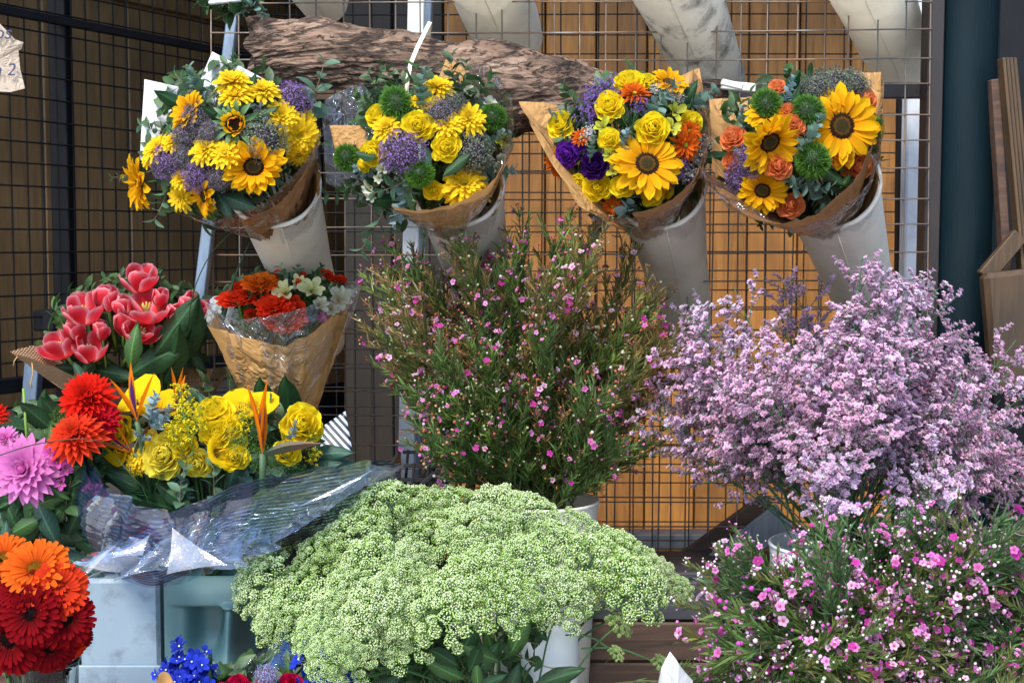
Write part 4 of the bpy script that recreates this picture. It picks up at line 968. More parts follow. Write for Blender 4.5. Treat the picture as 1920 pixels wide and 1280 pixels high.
# ---- bouquet 1
b1 = bouquet("sunflower_bouquet", "sunflower bouquet with lilac clusters in white paper, first in the cone row", "bouquet", (425, 270), 165, -.26, [
 ('sun', 476, 313, 98, (.12, .0)), ('bsun', 440, 233, 92, (.05, .05)), ('sun', 262, 345, 92, (-1.7, -.35)), ('sun', 356, 212, 74, (-.9, .7)), ('sun', 382, 366, 76, (-1.5, -.5)),
 ('mum', 436, 157, 70, (-.1, 1.6)), ('mum', 440, 182, 58, (0, 1.2)), ('mum', 493, 172, 62, (.3, 1.4)), ('mum', 528, 220, 60, (.4, .5)), ('mum', 560, 254, 74, (.5, -.2)), ('mum', 569, 231, 52, (.8, .3)), ('mum', 559, 290, 42, (.5, -.7)),
 ('mum', 386, 282, 54, (-.2, .5)), ('mum', 423, 289, 58, (-.1, .6)), ('mum', 296, 280, 56, (-.7, .8)), ('mum', 326, 268, 46, (-.4, .8)), ('mum', 341, 336, 44, (-.3, .6)), ('mum', 339, 371, 46, (-.2, 0)), ('mum', 280, 298, 36, (-.9, .4)),
 ('trach', 548, 190, 58), ('trach', 314, 304, 56), ('trach', 372, 330, 52), ('mtrach', 414, 330, 48), ('mtrach', 367, 224, 54), ('mtrach', 349, 254, 48), ('gtrach', 490, 262, 76, {'dy': .01}), ('mtrach', 390, 250, 40), ('mtrach', 345, 290, 44),
 ('leuc', 596, 178, 120, {'ang': 18}), ('leuc', 358, 172, 90, {'ang': -45}), ('leuc', 402, 190, 70, {'ang': -15}), ('leuc', 300, 245, 70, {'ang': -80}), ('leuc', 248, 330, 70, {'ang': -100}), ('leuc', 592, 262, 60, {'ang': 120}),
 ('leuc', 310, 372, 90, {'ang': 200}), ('tleaf', 420, 385, 80, {'ang': 150}), ('tleaf', 450, 380, 90, {'ang': 110}), ('leaf', 430, 400, 80, {'ang': 190}), ('leuc', 505, 340, 80, {'ang': 80}), ('euc', 365, 160, 70, {'ang': -20}), ('leaf', 470, 165, 60, {'ang': 20}),
 ('leaf', 495, 215, 70, {'ang': 60}), ('leaf', 400, 215, 60, {'ang': -60}), ('tleaf', 455, 200, 60, {'ang': 80}),
], ['leuc', 'sprig', 'leaf', 'tleaf'], 13, (560, 470, .0), seed=1, group=GB, fs=(60, 90))
poly_sheet(b1, [(271, 149, -.12), (378, 172, -.12), (430, 330, -.16), (262, 300, -.12)], 'white_paper', seed=1, crum=.002)
poly_sheet(b1, [(398, 97, -.13), (506, 154, -.13), (490, 300, -.16), (366, 172, -.13)], 'white_paper', seed=2, crum=.002)
sheet(b1, [(325, 395, -0.29), (370, 412, -0.31), (440, 405, -0.33), (500, 375, -0.33), (545, 330, -0.31), (585, 285, -0.27), (602, 235, -0.21)], (560, 462, -.06), 'cello_brown', 'cellophane', seed=3, crum=.004, pleat=.006, npl=7)
sheet(b1, [(450, 415, -0.29), (520, 380, -0.3), (570, 320, -0.27), (596, 260, -0.21)], (560, 462, -.06), 'kraft_dark', 'paper_wrapper', seed=5, crum=.004, pleat=.004, npl=6)
# ---- bouquet 2
b2 = bouquet("rose_bouquet", "yellow rose and daisy bouquet with green pompoms, second in the cone row", "bouquet", (800, 275), 160, -.26, [
 ('yrose', 784, 236, 66, (-.1, .1)), ('yrose', 837, 276, 62, (.05, .15)), ('yrose', 706, 216, 52, (-.5, .5)), ('yrose', 813, 358, 42, (0, -.1)), ('yrose', 698, 287, 56, (-.5, 0)), ('yrose', 811, 196, 44, (0, .8)), ('yrose', 681, 310, 30, (-.7, -.2)),
 ('mum', 727, 242, 58, (-.3, .6)), ('mum', 838, 234, 56, (0, .7)), ('mum', 880, 224, 60, (.3, .5)), ('mum', 822, 165, 54, (0, 1.2)), ('mum', 870, 345, 74, (.1, .5)), ('mum', 898, 358, 46, (.3, .2)), ('glily', 934, 262, 34, (.8, 0)), ('mum', 860, 366, 46, (0, 0)), ('mum', 782, 190, 30, (0, 1)),
 ('trach', 756, 284, 70), ('mtrach', 826, 213, 50), ('gtrach', 887, 288, 64), ('gtrach', 852, 195, 40), ('ball', 651, 296, 46), ('ball', 787, 326, 52), ('ball', 744, 196, 60), ('ball', 924, 222, 50),
 ('lily', 717, 318, 30), ('lily', 711, 334, 26), ('lily', 694, 352, 34), ('lily', 916, 195, 36, (.4, 1)), ('lily', 936, 300, 30), ('lily', 945, 280, 28), ('lily', 729, 183, 28), ('lily', 698, 366, 30), ('lily', 880, 175, 30), ('lily', 930, 315, 26),
 ('euc', 791, 170, 80, {'ang': 5, 'dy': -.02}), ('beuc', 758, 378, 90, {'ang': -160}), ('leuc', 705, 425, 100, {'ang': 205, 'dy': -.02}), ('leuc', 660, 365, 90, {'ang': -95}), ('leuc', 725, 355, 90, {'ang': 250}), ('beuc', 683, 325, 50, {'ang': -60}), ('leaf', 857, 308, 70, {'ang': 50, 'dy': -.02}),
 ('leuc', 760, 335, 90, {'ang': 160}), ('leaf', 690, 295, 54, {'ang': 110, 'dy': -.02}), ('tleaf', 800, 300, 60, {'ang': 170}), ('sprig', 870, 168, 100, {'ang': 15}), ('sprig', 900, 180, 90, {'ang': 35}), ('sprig', 715, 175, 80, {'ang': -40}), ('sprig', 700, 195, 80, {'ang': -70}), ('euc', 925, 320, 80, {'ang': 90}), ('euc', 920, 265, 60, {'ang': 60}),
 ('leaf', 770, 370, 70, {'ang': 170}), ('tleaf', 750, 210, 60, {'ang': 60}),('sprig', 850, 150, 90, {'ang': -10}), ('sprig', 735, 160, 80, {'ang': -20}), ('sprig', 675, 345, 80, {'ang': -110}),
], ['sprig', 'leuc', 'leaf', 'sprig'], 16, (868, 460, .0), seed=2, group=GB, fs=(60, 95))
poly_sheet(b2, [(838, 106, -.14), (882, 136, -.14), (885, 200, -.17), (815, 165, -.15)], 'kraft', seed=4)
poly_sheet(b2, [(618, 235, -.16), (686, 236, -.16), (690, 290, -.18), (630, 290, -.16)], 'kraft', seed=6)
sheet(b2, [(735, 385, -0.31), (790, 392, -0.34), (860, 378, -0.36), (915, 345, -0.34), (948, 300, -0.29)], (866, 458, -.06), 'kraft', 'paper_wrapper', seed=7, crum=.004, pleat=.004, npl=6)
sheet(b2, [(725, 392, -0.32), (790, 400, -0.36), (870, 385, -0.38), (930, 345, -0.35), (958, 280, -0.29), (962, 200, -0.21), (930, 140, -0.14), (880, 108, -0.05)], (866, 458, -.06), 'cello_brown', 'cellophane', seed=8, crum=.004, pleat=.006, npl=9)
sheet(b2, [(612, 340, -0.14), (606, 260, -0.07), (610, 190, -0.05), (680, 158, -0.03)], (866, 458, -.06), 'cello', 'cellophane', seed=9, crum=.004, pleat=.004, npl=7)
# ---- bouquet 3
b3 = bouquet("mixed_bouquet", "yellow rose bouquet with purple blooms and one big sunflower, third in the cone row", "bouquet", (1185, 275), 150, -.26, [
 ('yrose', 1143, 198, 62, (-.2, .3)), ('yrose', 1052, 234, 58, (-.4, .3)), ('yrose', 1143, 262, 50, (-.1, .1)), ('yrose', 1223, 241, 66, (.05, .1)), ('yrose', 1298, 227, 46, (.4, .3)), ('yrose', 1081, 344, 40, (-.3, -.2)), ('yrose', 1120, 352, 58, (-.1, 0)), ('yrose', 1169, 347, 52, (0, 0)), ('yrose', 1224, 360, 56, (.1, -.1)), ('yrose', 1180, 152, 60, (-.2, .9)), ('yrose', 1249, 358, 34, (.4, 0)),
 ('sun', 1213, 308, 112, (.12, .45)), ('sun', 1254, 155, 64, (.3, 1.2)), ('yrose', 1213, 150, 40, (0, 1)), 
 ('lisi', 1063, 289, 54, (-.4, 0)), ('dlisi', 1114, 309, 56, (-.1, .3)), ('lisi', 1086, 275, 28), ('omum', 1190, 178, 52, (0, 1)), ('omum', 1284, 271, 60, (.3, -.2)), ('omum', 1292, 247, 48, (.5, .4)), ('omum', 1044, 302, 48, (-.8, 0)), ('omum', 1148, 386, 36), ('omum', 1205, 420, 30), ('omum', 1090, 258, 34, (-.3, .5)), ('omum', 1052, 318, 36, (-.8, -.2)),
 ('wstat', 1104, 250, 34), ('wstat', 1229, 168, 26), ('wstat', 1317, 268, 38), ('wstat', 1290, 324, 42), ('wstat', 1272, 184, 24), ('wstat', 1306, 295, 30), ('pstat', 1136, 165, 60, (0, .9)), ('pstat', 1104, 207, 52), ('pstat', 1263, 322, 60), ('pstat', 1202, 195, 40), ('pstat', 1110, 183, 50), ('pstat', 1283, 305, 30),
 ('euc', 1241, 186, 80, {'ang': 40, 'dy': -.02}), ('euc', 1108, 278, 46, {'ang': 10, 'dy': -.02}), ('euc', 1304, 191, 80, {'ang': 60}), ('beuc', 1179, 378, 80, {'ang': 20, 'dy': -.01}), ('beuc', 1125, 410, 100, {'ang': 190}), ('euc', 1165, 395, 80, {'ang': 160}), ('beuc', 1170, 265, 50, {'ang': 10}),
 ('fern', 1188, 222, 60, {'ang': 5, 'dy': -.01}), ('fern', 1170, 228, 50, {'ang': -30}), ('glily', 1130, 238, 40), ('glily', 1266, 210, 44), ('glily', 1260, 240, 40), ('glily', 1143, 290, 34), ('glily', 1150, 320, 30), ('gleaf', 1068, 330, 50, {'ang': -60}), ('sprig', 1080, 195, 80, {'ang': -40}), ('leaf', 1290, 180, 70, {'ang': 30}), ('leaf', 1200, 410, 70, {'ang': 160}),
], ['euc', 'sprig', 'leaf', 'fern'], 16, (1242, 460, .0), seed=3, group=GB, fs=(55, 90))
sheet(b3, [(1085, 385, -0.29), (1030, 300, -0.23), (995, 235, -0.17), (973, 192, -0.07), (1020, 194, -0.05), (1062, 203, -0.03)], (1240, 458, -.06), 'kraft', 'paper_wrapper', sharp='poly', seed=11, crum=.003)
sheet(b3, [(1278, 140, -0.02), (1311, 128, -0.02), (1322, 180, -0.05), (1330, 250, -0.15)], (1240, 458, -.06), 'kraft', 'paper_wrapper', sharp='poly', seed=12, crum=.003)
sheet(b3, [(1185, 400, -0.33), (1230, 388, -0.34), (1270, 365, -0.33), (1305, 330, -0.31), (1325, 280, -0.24)], (1240, 458, -.06), 'kraft_dark', 'paper_wrapper', seed=13, crum=.004, pleat=.004, npl=6)
sheet(b3, [(1100, 395, -0.31), (1180, 408, -0.36), (1250, 392, -0.37), (1300, 350, -0.35), (1326, 290, -0.29), (1332, 200, -0.19), (1300, 130, -0.07)], (1240, 458, -.06), 'cello_brown', 'cellophane', seed=14, crum=.004, pleat=.006, npl=9)
# ---- bouquet 4
b4 = bouquet("orange_rose_bouquet", "orange rose and sunflower bouquet in brown paper, fourth in the cone row", "bouquet", (1492, 275), 158, -.26, [
 ('sun', 1578, 237, 122, (.12, .12)), ('sun', 1563, 186, 66, (.1, 1.1)), ('sun', 1443, 266, 104, (.35, -.55)), ('sun', 1436, 216, 64, (-.2, 1.0)), ('sun', 1429, 358, 78, (.1, .1)), 
 ('orose', 1458, 162, 36, (-.1, .8)), ('orose', 1620, 188, 58, (.3, .3)), ('orose', 1477, 207, 38, (0, .6)), ('orose', 1485, 237, 56, (-.1, .2)), ('orose', 1374, 258, 54, (-.6, .5)), ('orose', 1370, 301, 38, (-.5, .4)), ('orose', 1460, 312, 58, (0, .1)), ('orose', 1575, 288, 56, (.1, .2)), ('orose', 1608, 312, 64, (.2, .0)), ('orose', 1483, 385, 54, (0, -.05)), ('orose', 1603, 200, 40, (.1, .6)),
 ('ball', 1438, 198, 56), ('ball', 1515, 210, 58), ('ball', 1524, 301, 62), ('ball', 1362, 346, 38), ('ball', 1636, 240, 40),
 ('gtrach', 1563, 160, 66, (.1, 1.2)), ('gtrach', 1535, 166, 56, (0, 1.2)), ('gtrach', 1600, 158, 56, (.3, 1.2)), ('trach', 1408, 300, 52), ('trach', 1388, 338, 54), ('mtrach', 1392, 366, 44),
 ('beuc', 1478, 176, 60, {'ang': 20}), ('euc', 1517, 256, 80, {'ang': 30, 'dy': -.01}), ('euc', 1512, 348, 90, {'ang': 100, 'dy': -.01}), ('euc', 1530, 372, 90, {'ang': 140}), ('euc', 1393, 226, 50, {'ang': -10}), ('leaf', 1338, 298, 80, {'ang': -100}), ('leaf', 1580, 345, 90, {'ang': 80}), ('leaf', 1560, 330, 80, {'ang': 120}), ('gleaf', 1585, 340, 36, {'ang': 220, 'dy': -.02}), ('gleaf', 1570, 312, 40, {'ang': -60}), ('tleaf', 1445, 412, 44, {'ang': 165}), ('leaf', 1622, 275, 60, {'ang': 120}), ('euc', 1490, 345, 60, {'ang': -60}),
 ('euc', 1545, 390, 70, {'ang': 190}), ('sprig', 1440, 395, 60, {'ang': 200}),
], ['leaf', 'euc', 'leaf', 'sprig'], 16, (1588, 455, .0), seed=4, group=GB, fs=(60, 90))
sheet(b4, [(1336, 320, -0.21), (1329, 186, -0.03), (1380, 184, -0.02), (1425, 180, -0.02)], (1584, 452, -.06), 'kraft', 'paper_wrapper', sharp='poly', seed=21, crum=.002)
sheet(b4, [(1600, 138, -0.02), (1652, 135, -0.03), (1650, 230, -0.08), (1652, 330, -0.21)], (1584, 452, -.06), 'kraft', 'paper_wrapper', sharp='poly', seed=22, crum=.002)
sheet(b4, [(1322, 325, -0.23), (1360, 372, -0.29), (1410, 408, -0.33), (1470, 418, -0.35), (1530, 402, -0.36), (1580, 362, -0.36), (1615, 320, -0.34), (1640, 260, -0.27)], (1584, 452, -.06), 'kraft_dark', 'paper_wrapper', seed=23, crum=.004, pleat=.004, npl=8)
sheet(b4, [(1310, 315, -0.23), (1350, 372, -0.31), (1420, 415, -0.36), (1500, 425, -0.39), (1580, 390, -0.39), (1632, 330, -0.36), (1655, 250, -0.29), (1656, 140, -0.07)], (1584, 452, -.06), 'cello_brown', 'cellophane', seed=24, crum=.004, pleat=.007, npl=9)
for b_, cx_, cy_ in ((b1, 515, 350), (b2, 858, 350), (b3, 1236, 352), (b4, 1556, 348)):
    Rp = 85 if b_ is not b4 else 91; f_ = lambda x, y, Y=-.21: (cx_ + x * Rp, cy_ + y * Rp, Y)
    sheet(b_, [f_(.35, -1.2, -.12), f_(.8, -.85, -.15), f_(.99, -.3), f_(.93, .25), f_(.66, .66), f_(.2, .88), f_(-.4, .8)], (cx_ + 45, cy_ + 130, .02), 'kraft', 'paper_wrapper', seed=70 + cx_, crum=.003, pleat=.004, npl=8)
    sheet(b_, [f_(.5, -1.4, -.14), f_(.9, -.9, -.17), f_(1.06, -.3, -.23), f_(.98, .3, -.235), f_(.68, .72, -.235), f_(.1, .93, -.235)], (cx_ + 45, cy_ + 125, -.0), 'cello', 'cellophane', seed=90 + cx_, crum=.004, pleat=.008, npl=8, nu=12, nv=22, fl=True)
# ---- cut greens hanging in the top left cone
tl = empty("greens_bunch", at(460, -30, -.05), "green leaf bunch poking down from the top edge above the slanted leg", "bunch")
for (k_, x, y, d, a_) in [('fern', 430, 10, 100, -100), ('sprig', 420, 14, 90, -80), ('fern', 445, 18, 90, -120), ('euc', 480, 2, 60, 160), ('euc', 468, 0, 60, 200), ('sprig', 455, 6, 80, -130), ('sprig', 410, 5, 80, -95)]:
    place(tl, k_, x, y, d, -.05, ang=a_)
obj("paper_band", beam(at(392, 6, -.07), at(452, 0, -.07), .006, .012), 'white_paper', tl, False)

# ---- tulips
b5 = bouquet("tulip_bouquet", "pink red tulip bouquet wrapped in burlap on the left", "bouquet", (245, 610), 170, -.08, [
 ('tulip', 156, 583, 84, {'v': 1, 'face': (-.2, 1.9)}), ('tulip', 200, 562, 76, {'v': 0, 'face': (-.1, 2.2)}), ('tulip', 262, 525, 74, {'v': 1, 'face': (.15, 2.4)}), ('tulip', 275, 578, 82, {'v': 2, 'face': (.0, 2.0)}), ('tulip', 264, 622, 78, {'v': 1, 'face': (.9, 1.2)}), ('tulip', 328, 590, 62, {'v': 0, 'face': (.8, 1.8)}), ('tulip', 352, 575, 66, {'v': 0, 'face': (.5, 2.0)}), ('tulip', 385, 580, 50, {'v': 0, 'face': (.8, 2)}),
 ('tulip', 112, 650, 76, {'v': 1, 'face': (-.9, 1.8)}), ('tulip', 166, 655, 76, {'v': 1, 'face': (.1, 1.5)}), ('tulip', 140, 620, 62, {'v': 0, 'face': (-.3, 1.8)}), ('tulip', 228, 575, 60, {'v': 0, 'face': (.2, 2.2)}), ('tulip', 235, 610, 60, {'v': 0, 'face': (.1, 1.8)}), ('tulip', 190, 620, 50, {'v': 0, 'face': (.1, 1.8)}), ('tulip', 300, 560, 50, {'v': 0, 'face': (.4, 2)}),
 ('gleaf', 250, 648, 100, {'ang': 10, 'dy': -.05}), ('leaf', 330, 610, 150, {'ang': 38, 'dy': -.03}), ('leaf', 300, 670, 150, {'ang': 60, 'dy': -.02}), ('leaf', 335, 655, 150, {'ang': 25, 'dy': -.01}), ('leaf', 360, 620, 130, {'ang': 15}), ('tleaf', 150, 700, 60, {'ang': -30, 'dy': -.03}), ('moss', 77, 652, 26), ('moss', 115, 592, 20), ('moss', 113, 605, 18), ('moss', 232, 570, 24),
 ('leaf', 130, 690, 60, {'ang': -80}), ('leaf', 215, 700, 100, {'ang': 100}), ('leaf', 170, 690, 80, {'ang': 60}),('fern', 205, 600, 50, {'ang': -10}),
], ['leaf', 'sprig', 'leaf'], 22, (300, 830, .05), bulge=.06, seed=5, fs=(70, 120), squash=.6)
sheet(b5, [(22, 662, -.10), (60, 672, -.13), (110, 690, -.16), (160, 712, -.18), (215, 725, -.19), (300, 732, -.19), (370, 740, -.17), (430, 700, -.1)], (300, 850, .0), 'burlap', 'burlap_wrapper', seed=31, crum=.006, pleat=.008, npl=8)
sheet(b5, [(20, 660, -.10), (70, 650, -.02), (140, 690, .03), (260, 690, .05), (400, 690, .03)], (300, 850, .03), 'burlap', 'burlap_wrapper', seed=32, crum=.004)
for pts in ([(60, 680, -.12), (62, 700, -.12), (57, 718, -.12), (60, 728, -.12)], [(33, 668, -.11), (27, 676, -.11), (25, 686, -.11)]):
    obj("loose_thread", tube(np.array([at(*p) for p in pts]), .0011, 5, (.5, .3, .12)), 'stem', b5)
# ---- ranunculus in kraft cone
b6 = bouquet("ranunculus_bouquet", "red and orange ranunculus bouquet with white blooms in kraft paper", "bouquet", (520, 570), 125, -.12, [
 ('oran', 489, 537, 62, (.1, 1.8)), ('ran', 447, 565, 66, (-.2, 2.2)), ('ran', 516, 578, 66, (0, 1.2)), ('ran', 533, 598, 66, (.2, .9)), ('ran', 452, 543, 38, (-.2, 2)), ('ran', 634, 527, 30, (.3, 2)), ('ran', 605, 511, 13), ('ran', 615, 516, 17), ('ran', 521, 514, 14), ('ran', 559, 532, 15), ('ran', 555, 562, 15), ('ran', 562, 575, 20), ('ran', 568, 515, 11), ('ran', 500, 590, 30), ('ran', 470, 590, 24),
 ('phlox', 394, 592, 40), ('phlox', 431, 594, 38), ('phlox', 443, 622, 26, {'dy': -.02}), ('phlox', 402, 572, 34), ('clily', 536, 549, 46, (-.2, .8)), ('clily', 585, 545, 48, (.2, .6)), ('lily', 637, 562, 54, (.4, .4)), ('lily', 598, 572, 38), ('clily', 560, 530, 30), ('lily', 655, 545, 30), ('lily', 620, 580, 36),
 ('moss', 469, 607, 46), ('moss', 450, 600, 30), ('pfree', 602, 594, 24), ('pfree', 570, 594, 22), ('beuc', 585, 590, 44, {'ang': 10}), ('pstat', 427, 608, 26), ('leuc', 555, 515, 60, {'ang': 20}), ('leuc', 540, 528, 60, {'ang': -30}), ('leaf', 415, 590, 50, {'ang': -20}), ('gleaf', 545, 505, 50, {'ang': 60}),
 ('sprig', 600, 530, 60, {'ang': 15}), ('sprig', 470, 575, 60, {'ang': 0}), ('sprig', 500, 610, 60, {'ang': 10}), ('moss', 540, 620, 30), ('moss', 575, 610, 30),
], ['sprig', 'leuc', 'moss'], 16, (520, 800, .04), bulge=.06, seed=6, fs=(45, 70), squash=.45, fsc=1.3)
sheet(b6, [(395, 610, -.14), (430, 624, -.18), (470, 632, -.20), (530, 650, -.21), (590, 618, -.20), (628, 590, -.16), (655, 590, -.08)], (535, 880, -.06), 'kraft', 'paper_wrapper', sharp='poly', seed=41, crum=.006, pleat=.010, npl=6, brad=.012)
sheet(b6, [(395, 606, -.12), (440, 560, .0), (560, 550, .03), (655, 585, -.06)], (535, 880, -.03), 'kraft', 'paper_wrapper', seed=42, crum=.004)
sheet(b6, [(385, 560, -.12), (440, 600, -.20), (510, 590, -.24), (590, 570, -.23), (660, 530, -.12), (690, 500, -.06)], (535, 885, -.06), 'cello', 'cellophane', seed=43, crum=.008, pleat=.014, npl=6, brad=.014)
for pts, w_ in ([(350, 620, -.1), (365, 540, -.12), (400, 470, -.14), (462, 412, -.16)], .0014), ([(418, 600, -.1), (440, 520, -.1), (470, 450, -.1)], .004):
    obj("grass_blade", tube(smooth_curve([at(*p) for p in pts], 12), np.linspace(w_, .0005, 12), 6, DGRN), 'leaf', b6)
# ---- yellow bird-of-paradise bouquet
b7 = bouquet("bird_of_paradise_bouquet", "yellow rose and bird of paradise bouquet in striped cellophane above the face planter", "bouquet", (400, 850), 215, -.33, [
 ('calla', 262, 752, 96, {'face': (-.9, 2.4), 'roll': 2.2}), ('calla', 300, 765, 80, {'face': (.9, 2.2), 'roll': 0.5}), ('calla', 447, 770, 92, {'face': (.5, 3), 'roll': 1.2, 'dy': .02}), ('calla', 415, 845, 84, {'face': (1.2, .5), 'roll': .4}), ('calla', 225, 850, 60, {'face': (-.8, .2), 'roll': 3.0}), ('calla', 480, 760, 60, {'face': (.5, 1), 'roll': .2}),
 ('prose', 308, 852, 96, (-.1, .25)), ('yrose', 345, 838, 62, (0, .5)), ('yrose', 440, 858, 56, (.2, .3)), ('mum', 258, 868, 50, (-.5, .2)), ('yrose', 430, 800, 60, (.2, .7)), ('prose', 372, 868, 66, (0, .1)), ('yrose', 400, 772, 76, (-.1, .9)), ('yrose', 566, 796, 90, (.3, .4)), ('yrose', 538, 848, 58, (.3, .4)), ('yrose', 405, 812, 66, (0, .6)), ('yrose', 218, 812, 78, (-.5, .5)), ('yrose', 278, 826, 50, (-.4, .6)), ('mum', 270, 850, 60, (-.6, .3)), ('yrose', 332, 810, 50, (0, .7)),
 ('strel', 257, 790, 120, {'ang': -6, 'v': 0, 'dy': -.05}), ('strel', 492, 850, 150, {'ang': 2, 'v': 1, 'dy': -.06}), ('strel', 330, 780, 100, {'ang': 8, 'v': 1, 'dy': .02}), ('strel', 250, 850, 90, {'ang': -50, 'v': 0, 'dy': -.02}),
 ('beuc', 284, 775, 76, {'ang': 10, 'dy': -.07}), ('beuc', 305, 790, 60, {'ang': 35, 'dy': -.06}), ('beuc', 268, 820, 40, {'ang': -60, 'dy': -.04}), ('beuc', 550, 810, 40, {'ang': 20, 'dy': -.04}),
 ('solid', 340, 760, 90, {'ang': 0, 'dy': -.02}), ('solid', 350, 800, 100, {'ang': -10, 'dy': -.04}), ('solid', 370, 790, 80, {'ang': 15, 'dy': -.04}), ('solid', 330, 820, 70, {'ang': -20, 'dy': -.04}), ('solid', 585, 860, 50, {'ang': 40}), ('solid', 455, 800, 70, {'ang': 5}), ('solid', 575, 830, 60, {'ang': 30}),
 ('moss', 466, 782, 52), ('moss', 460, 842, 62), ('moss', 540, 882, 56), ('moss', 490, 860, 50), ('moss', 585, 830, 40), ('moss', 345, 800, 40), ('moss', 440, 820, 40), ('moss', 558, 900, 46),
 ('leaf', 497, 745, 130, {'ang': 2, 'v': 1, 'dy': .06}), ('leaf', 543, 742, 130, {'ang': 2, 'v': 1, 'dy': .06}), ('leaf', 200, 790, 90, {'ang': -50}), ('leaf', 205, 880, 120, {'ang': -40}), ('leaf', 250, 910, 140, {'ang': -60, 'dy': -.02}), ('leaf', 280, 940, 120, {'ang': -70, 'dy': -.03}),
 ('fern', 436, 715, 60, {'ang': -25, 'dy': .04}), ('fern', 250, 895, 100, {'ang': -40, 'dy': -.04}), ('fern', 430, 740, 60, {'ang': 0, 'dy': .02}), ('fern', 270, 920, 70, {'ang': 150, 'dy': -.04}), ('fern', 300, 890, 60, {'ang': 20, 'dy': -.03}),
 ('tleaf', 620, 850, 100, {'ang': 85}), ('tleaf', 600, 880, 100, {'ang': 70}), ('tleaf', 640, 870, 90, {'ang': 95}), ('tleaf', 500, 890, 90, {'ang': 60}), ('tleaf', 440, 880, 80, {'ang': 20}), ('leuc', 340, 905, 100, {'ang': 10, 'dy': -.04}), ('leuc', 400, 900, 90, {'ang': 0, 'dy': -.03}), ('tleaf', 560, 900, 110, {'ang': 110}), ('euc', 450, 900, 90, {'ang': 40}),
 ('euc', 335, 895, 80, {'ang': 160}), ('leuc', 520, 870, 90, {'ang': 30}), ('leuc', 580, 900, 90, {'ang': 60}), ('leaf', 330, 930, 100, {'ang': 120, 'dy': -.03}), ('leaf', 190, 860, 80, {'ang': -20}),
], ['leuc', 'leaf', 'tleaf', 'sprig'], 34, (400, 1075, -.22), bulge=.08, seed=7, fs=(70, 120), squash=.55)
poly_sheet(b7, [(585, 812, -.12), (648, 770, -.12), (662, 850, -.14), (600, 880, -.15)], 'stripe_paper', 'striped_flap', seed=51, st_scale=10)
sheet(b7, [(158, 852, -.30), (190, 905, -.42), (240, 935, -.48), (300, 962, -.51), (370, 940, -.52), (450, 905, -.52), (540, 890, -.48), (640, 870, -.40), (728, 860, -.30)], (360, 1052, -.40), 'cello_stripe', 'striped_wrapper', seed=52, crum=.008, pleat=.012, npl=6, brad=.12, bulge=.03)
sheet(b7, [(160, 850, -.32), (180, 910, -.44), (240, 955, -.53), (320, 975, -.57), (420, 950, -.58), (540, 905, -.54), (660, 868, -.44), (735, 870, -.34)], (355, 1054, -.42), 'cello_blue', 'cellophane', seed=53, crum=.016, pleat=.03, npl=6, brad=.13, bulge=.02, nu=26, nv=80)
# crumpled cellophane skirt spreading out at the foot
sheet(b7, [(124, 1125, -.44), (160, 1060, -.52), (215, 1085, -.54), (300, 1062, -.56), (390, 1066, -.56), (470, 1058, -.52), (520, 1030, -.46)], (390, 975, -.46), 'cello_clear', 'cellophane_skirt', seed=54, crum=.02, pleat=.05, npl=8, brad=.07, nu=16, nv=70, bulge=-.02)
sheet(b7, [(470, 1060, -.45), (560, 990, -.46), (660, 930, -.42), (745, 870, -.35)], (440, 960, -.40), 'cello_clear', 'cellophane_skirt', seed=55, crum=.02, pleat=.03, npl=5, brad=.06, nu=14, nv=40)

def glint(parent, pts, Yc, tilt=(0, 0), n=14, bow=.0022, seed=0):
    """a cellophane flap added as a white glint, tilted halfway between sun and camera"""
    hv = np.array(sdir) + np.array([0, -1, .05]); hv /= np.linalg.norm(hv); hv = hv + np.array([tilt[0], 0, tilt[1]]); hv /= np.linalg.norm(hv)
    cx, cy = np.mean(pts, 0); P0 = at(cx, cy, Yc); O = np.array([0, CAMY, CAMZ]); V = []
    for (x, y) in pts:
        d = at(x, y, Yc) - O; V.append(O + d * ((P0 - O) @ hv) / (d @ hv))
    V = np.array(V); A, B, C_ = V[0], V[1], V[2]; W = []; F = []; ix = {}
    for i in range(n + 1):
        for j in range(n + 1 - i):
            a_, b_ = i / n, j / n; c_ = 1 - a_ - b_; p = A * c_ + B * a_ + C_ * b_
            p = p + (P0 - p) * .9 * (a_ * b_ + b_ * c_ + a_ * c_) * (np.array([a_, b_, c_]).max() < .97) * .35
            p = p + hv * (bow * vnoise(p[None], 45, seed)[0] * 1.6 + bow * 2 * (a_ * b_ + b_ * c_ + a_ * c_)); ix[(i, j)] = len(W); W.append(p)
    for i in range(n):
        for j in range(n - i):
            F.append([ix[(i, j)], ix[(i + 1, j)], ix[(i, j + 1)]])
            if j < n - i - 1: F.append([ix[(i + 1, j)], ix[(i + 1, j + 1)], ix[(i, j + 1)]])
    return obj("cellophane_glint", G(np.array(W), None, F), 'cello_clear', parent)
glint(b7, [(322, 988), (312, 1076), (425, 1058)], -.60, seed=1)
glint(b7, [(222, 1018), (122, 1122), (160, 1060)], -.56, seed=2)
glint(b7, [(282, 1000), (208, 1046), (268, 1040)], -.59, seed=3)
glint(b7, [(556, 952), (706, 876), (640, 922)], -.52, seed=6)
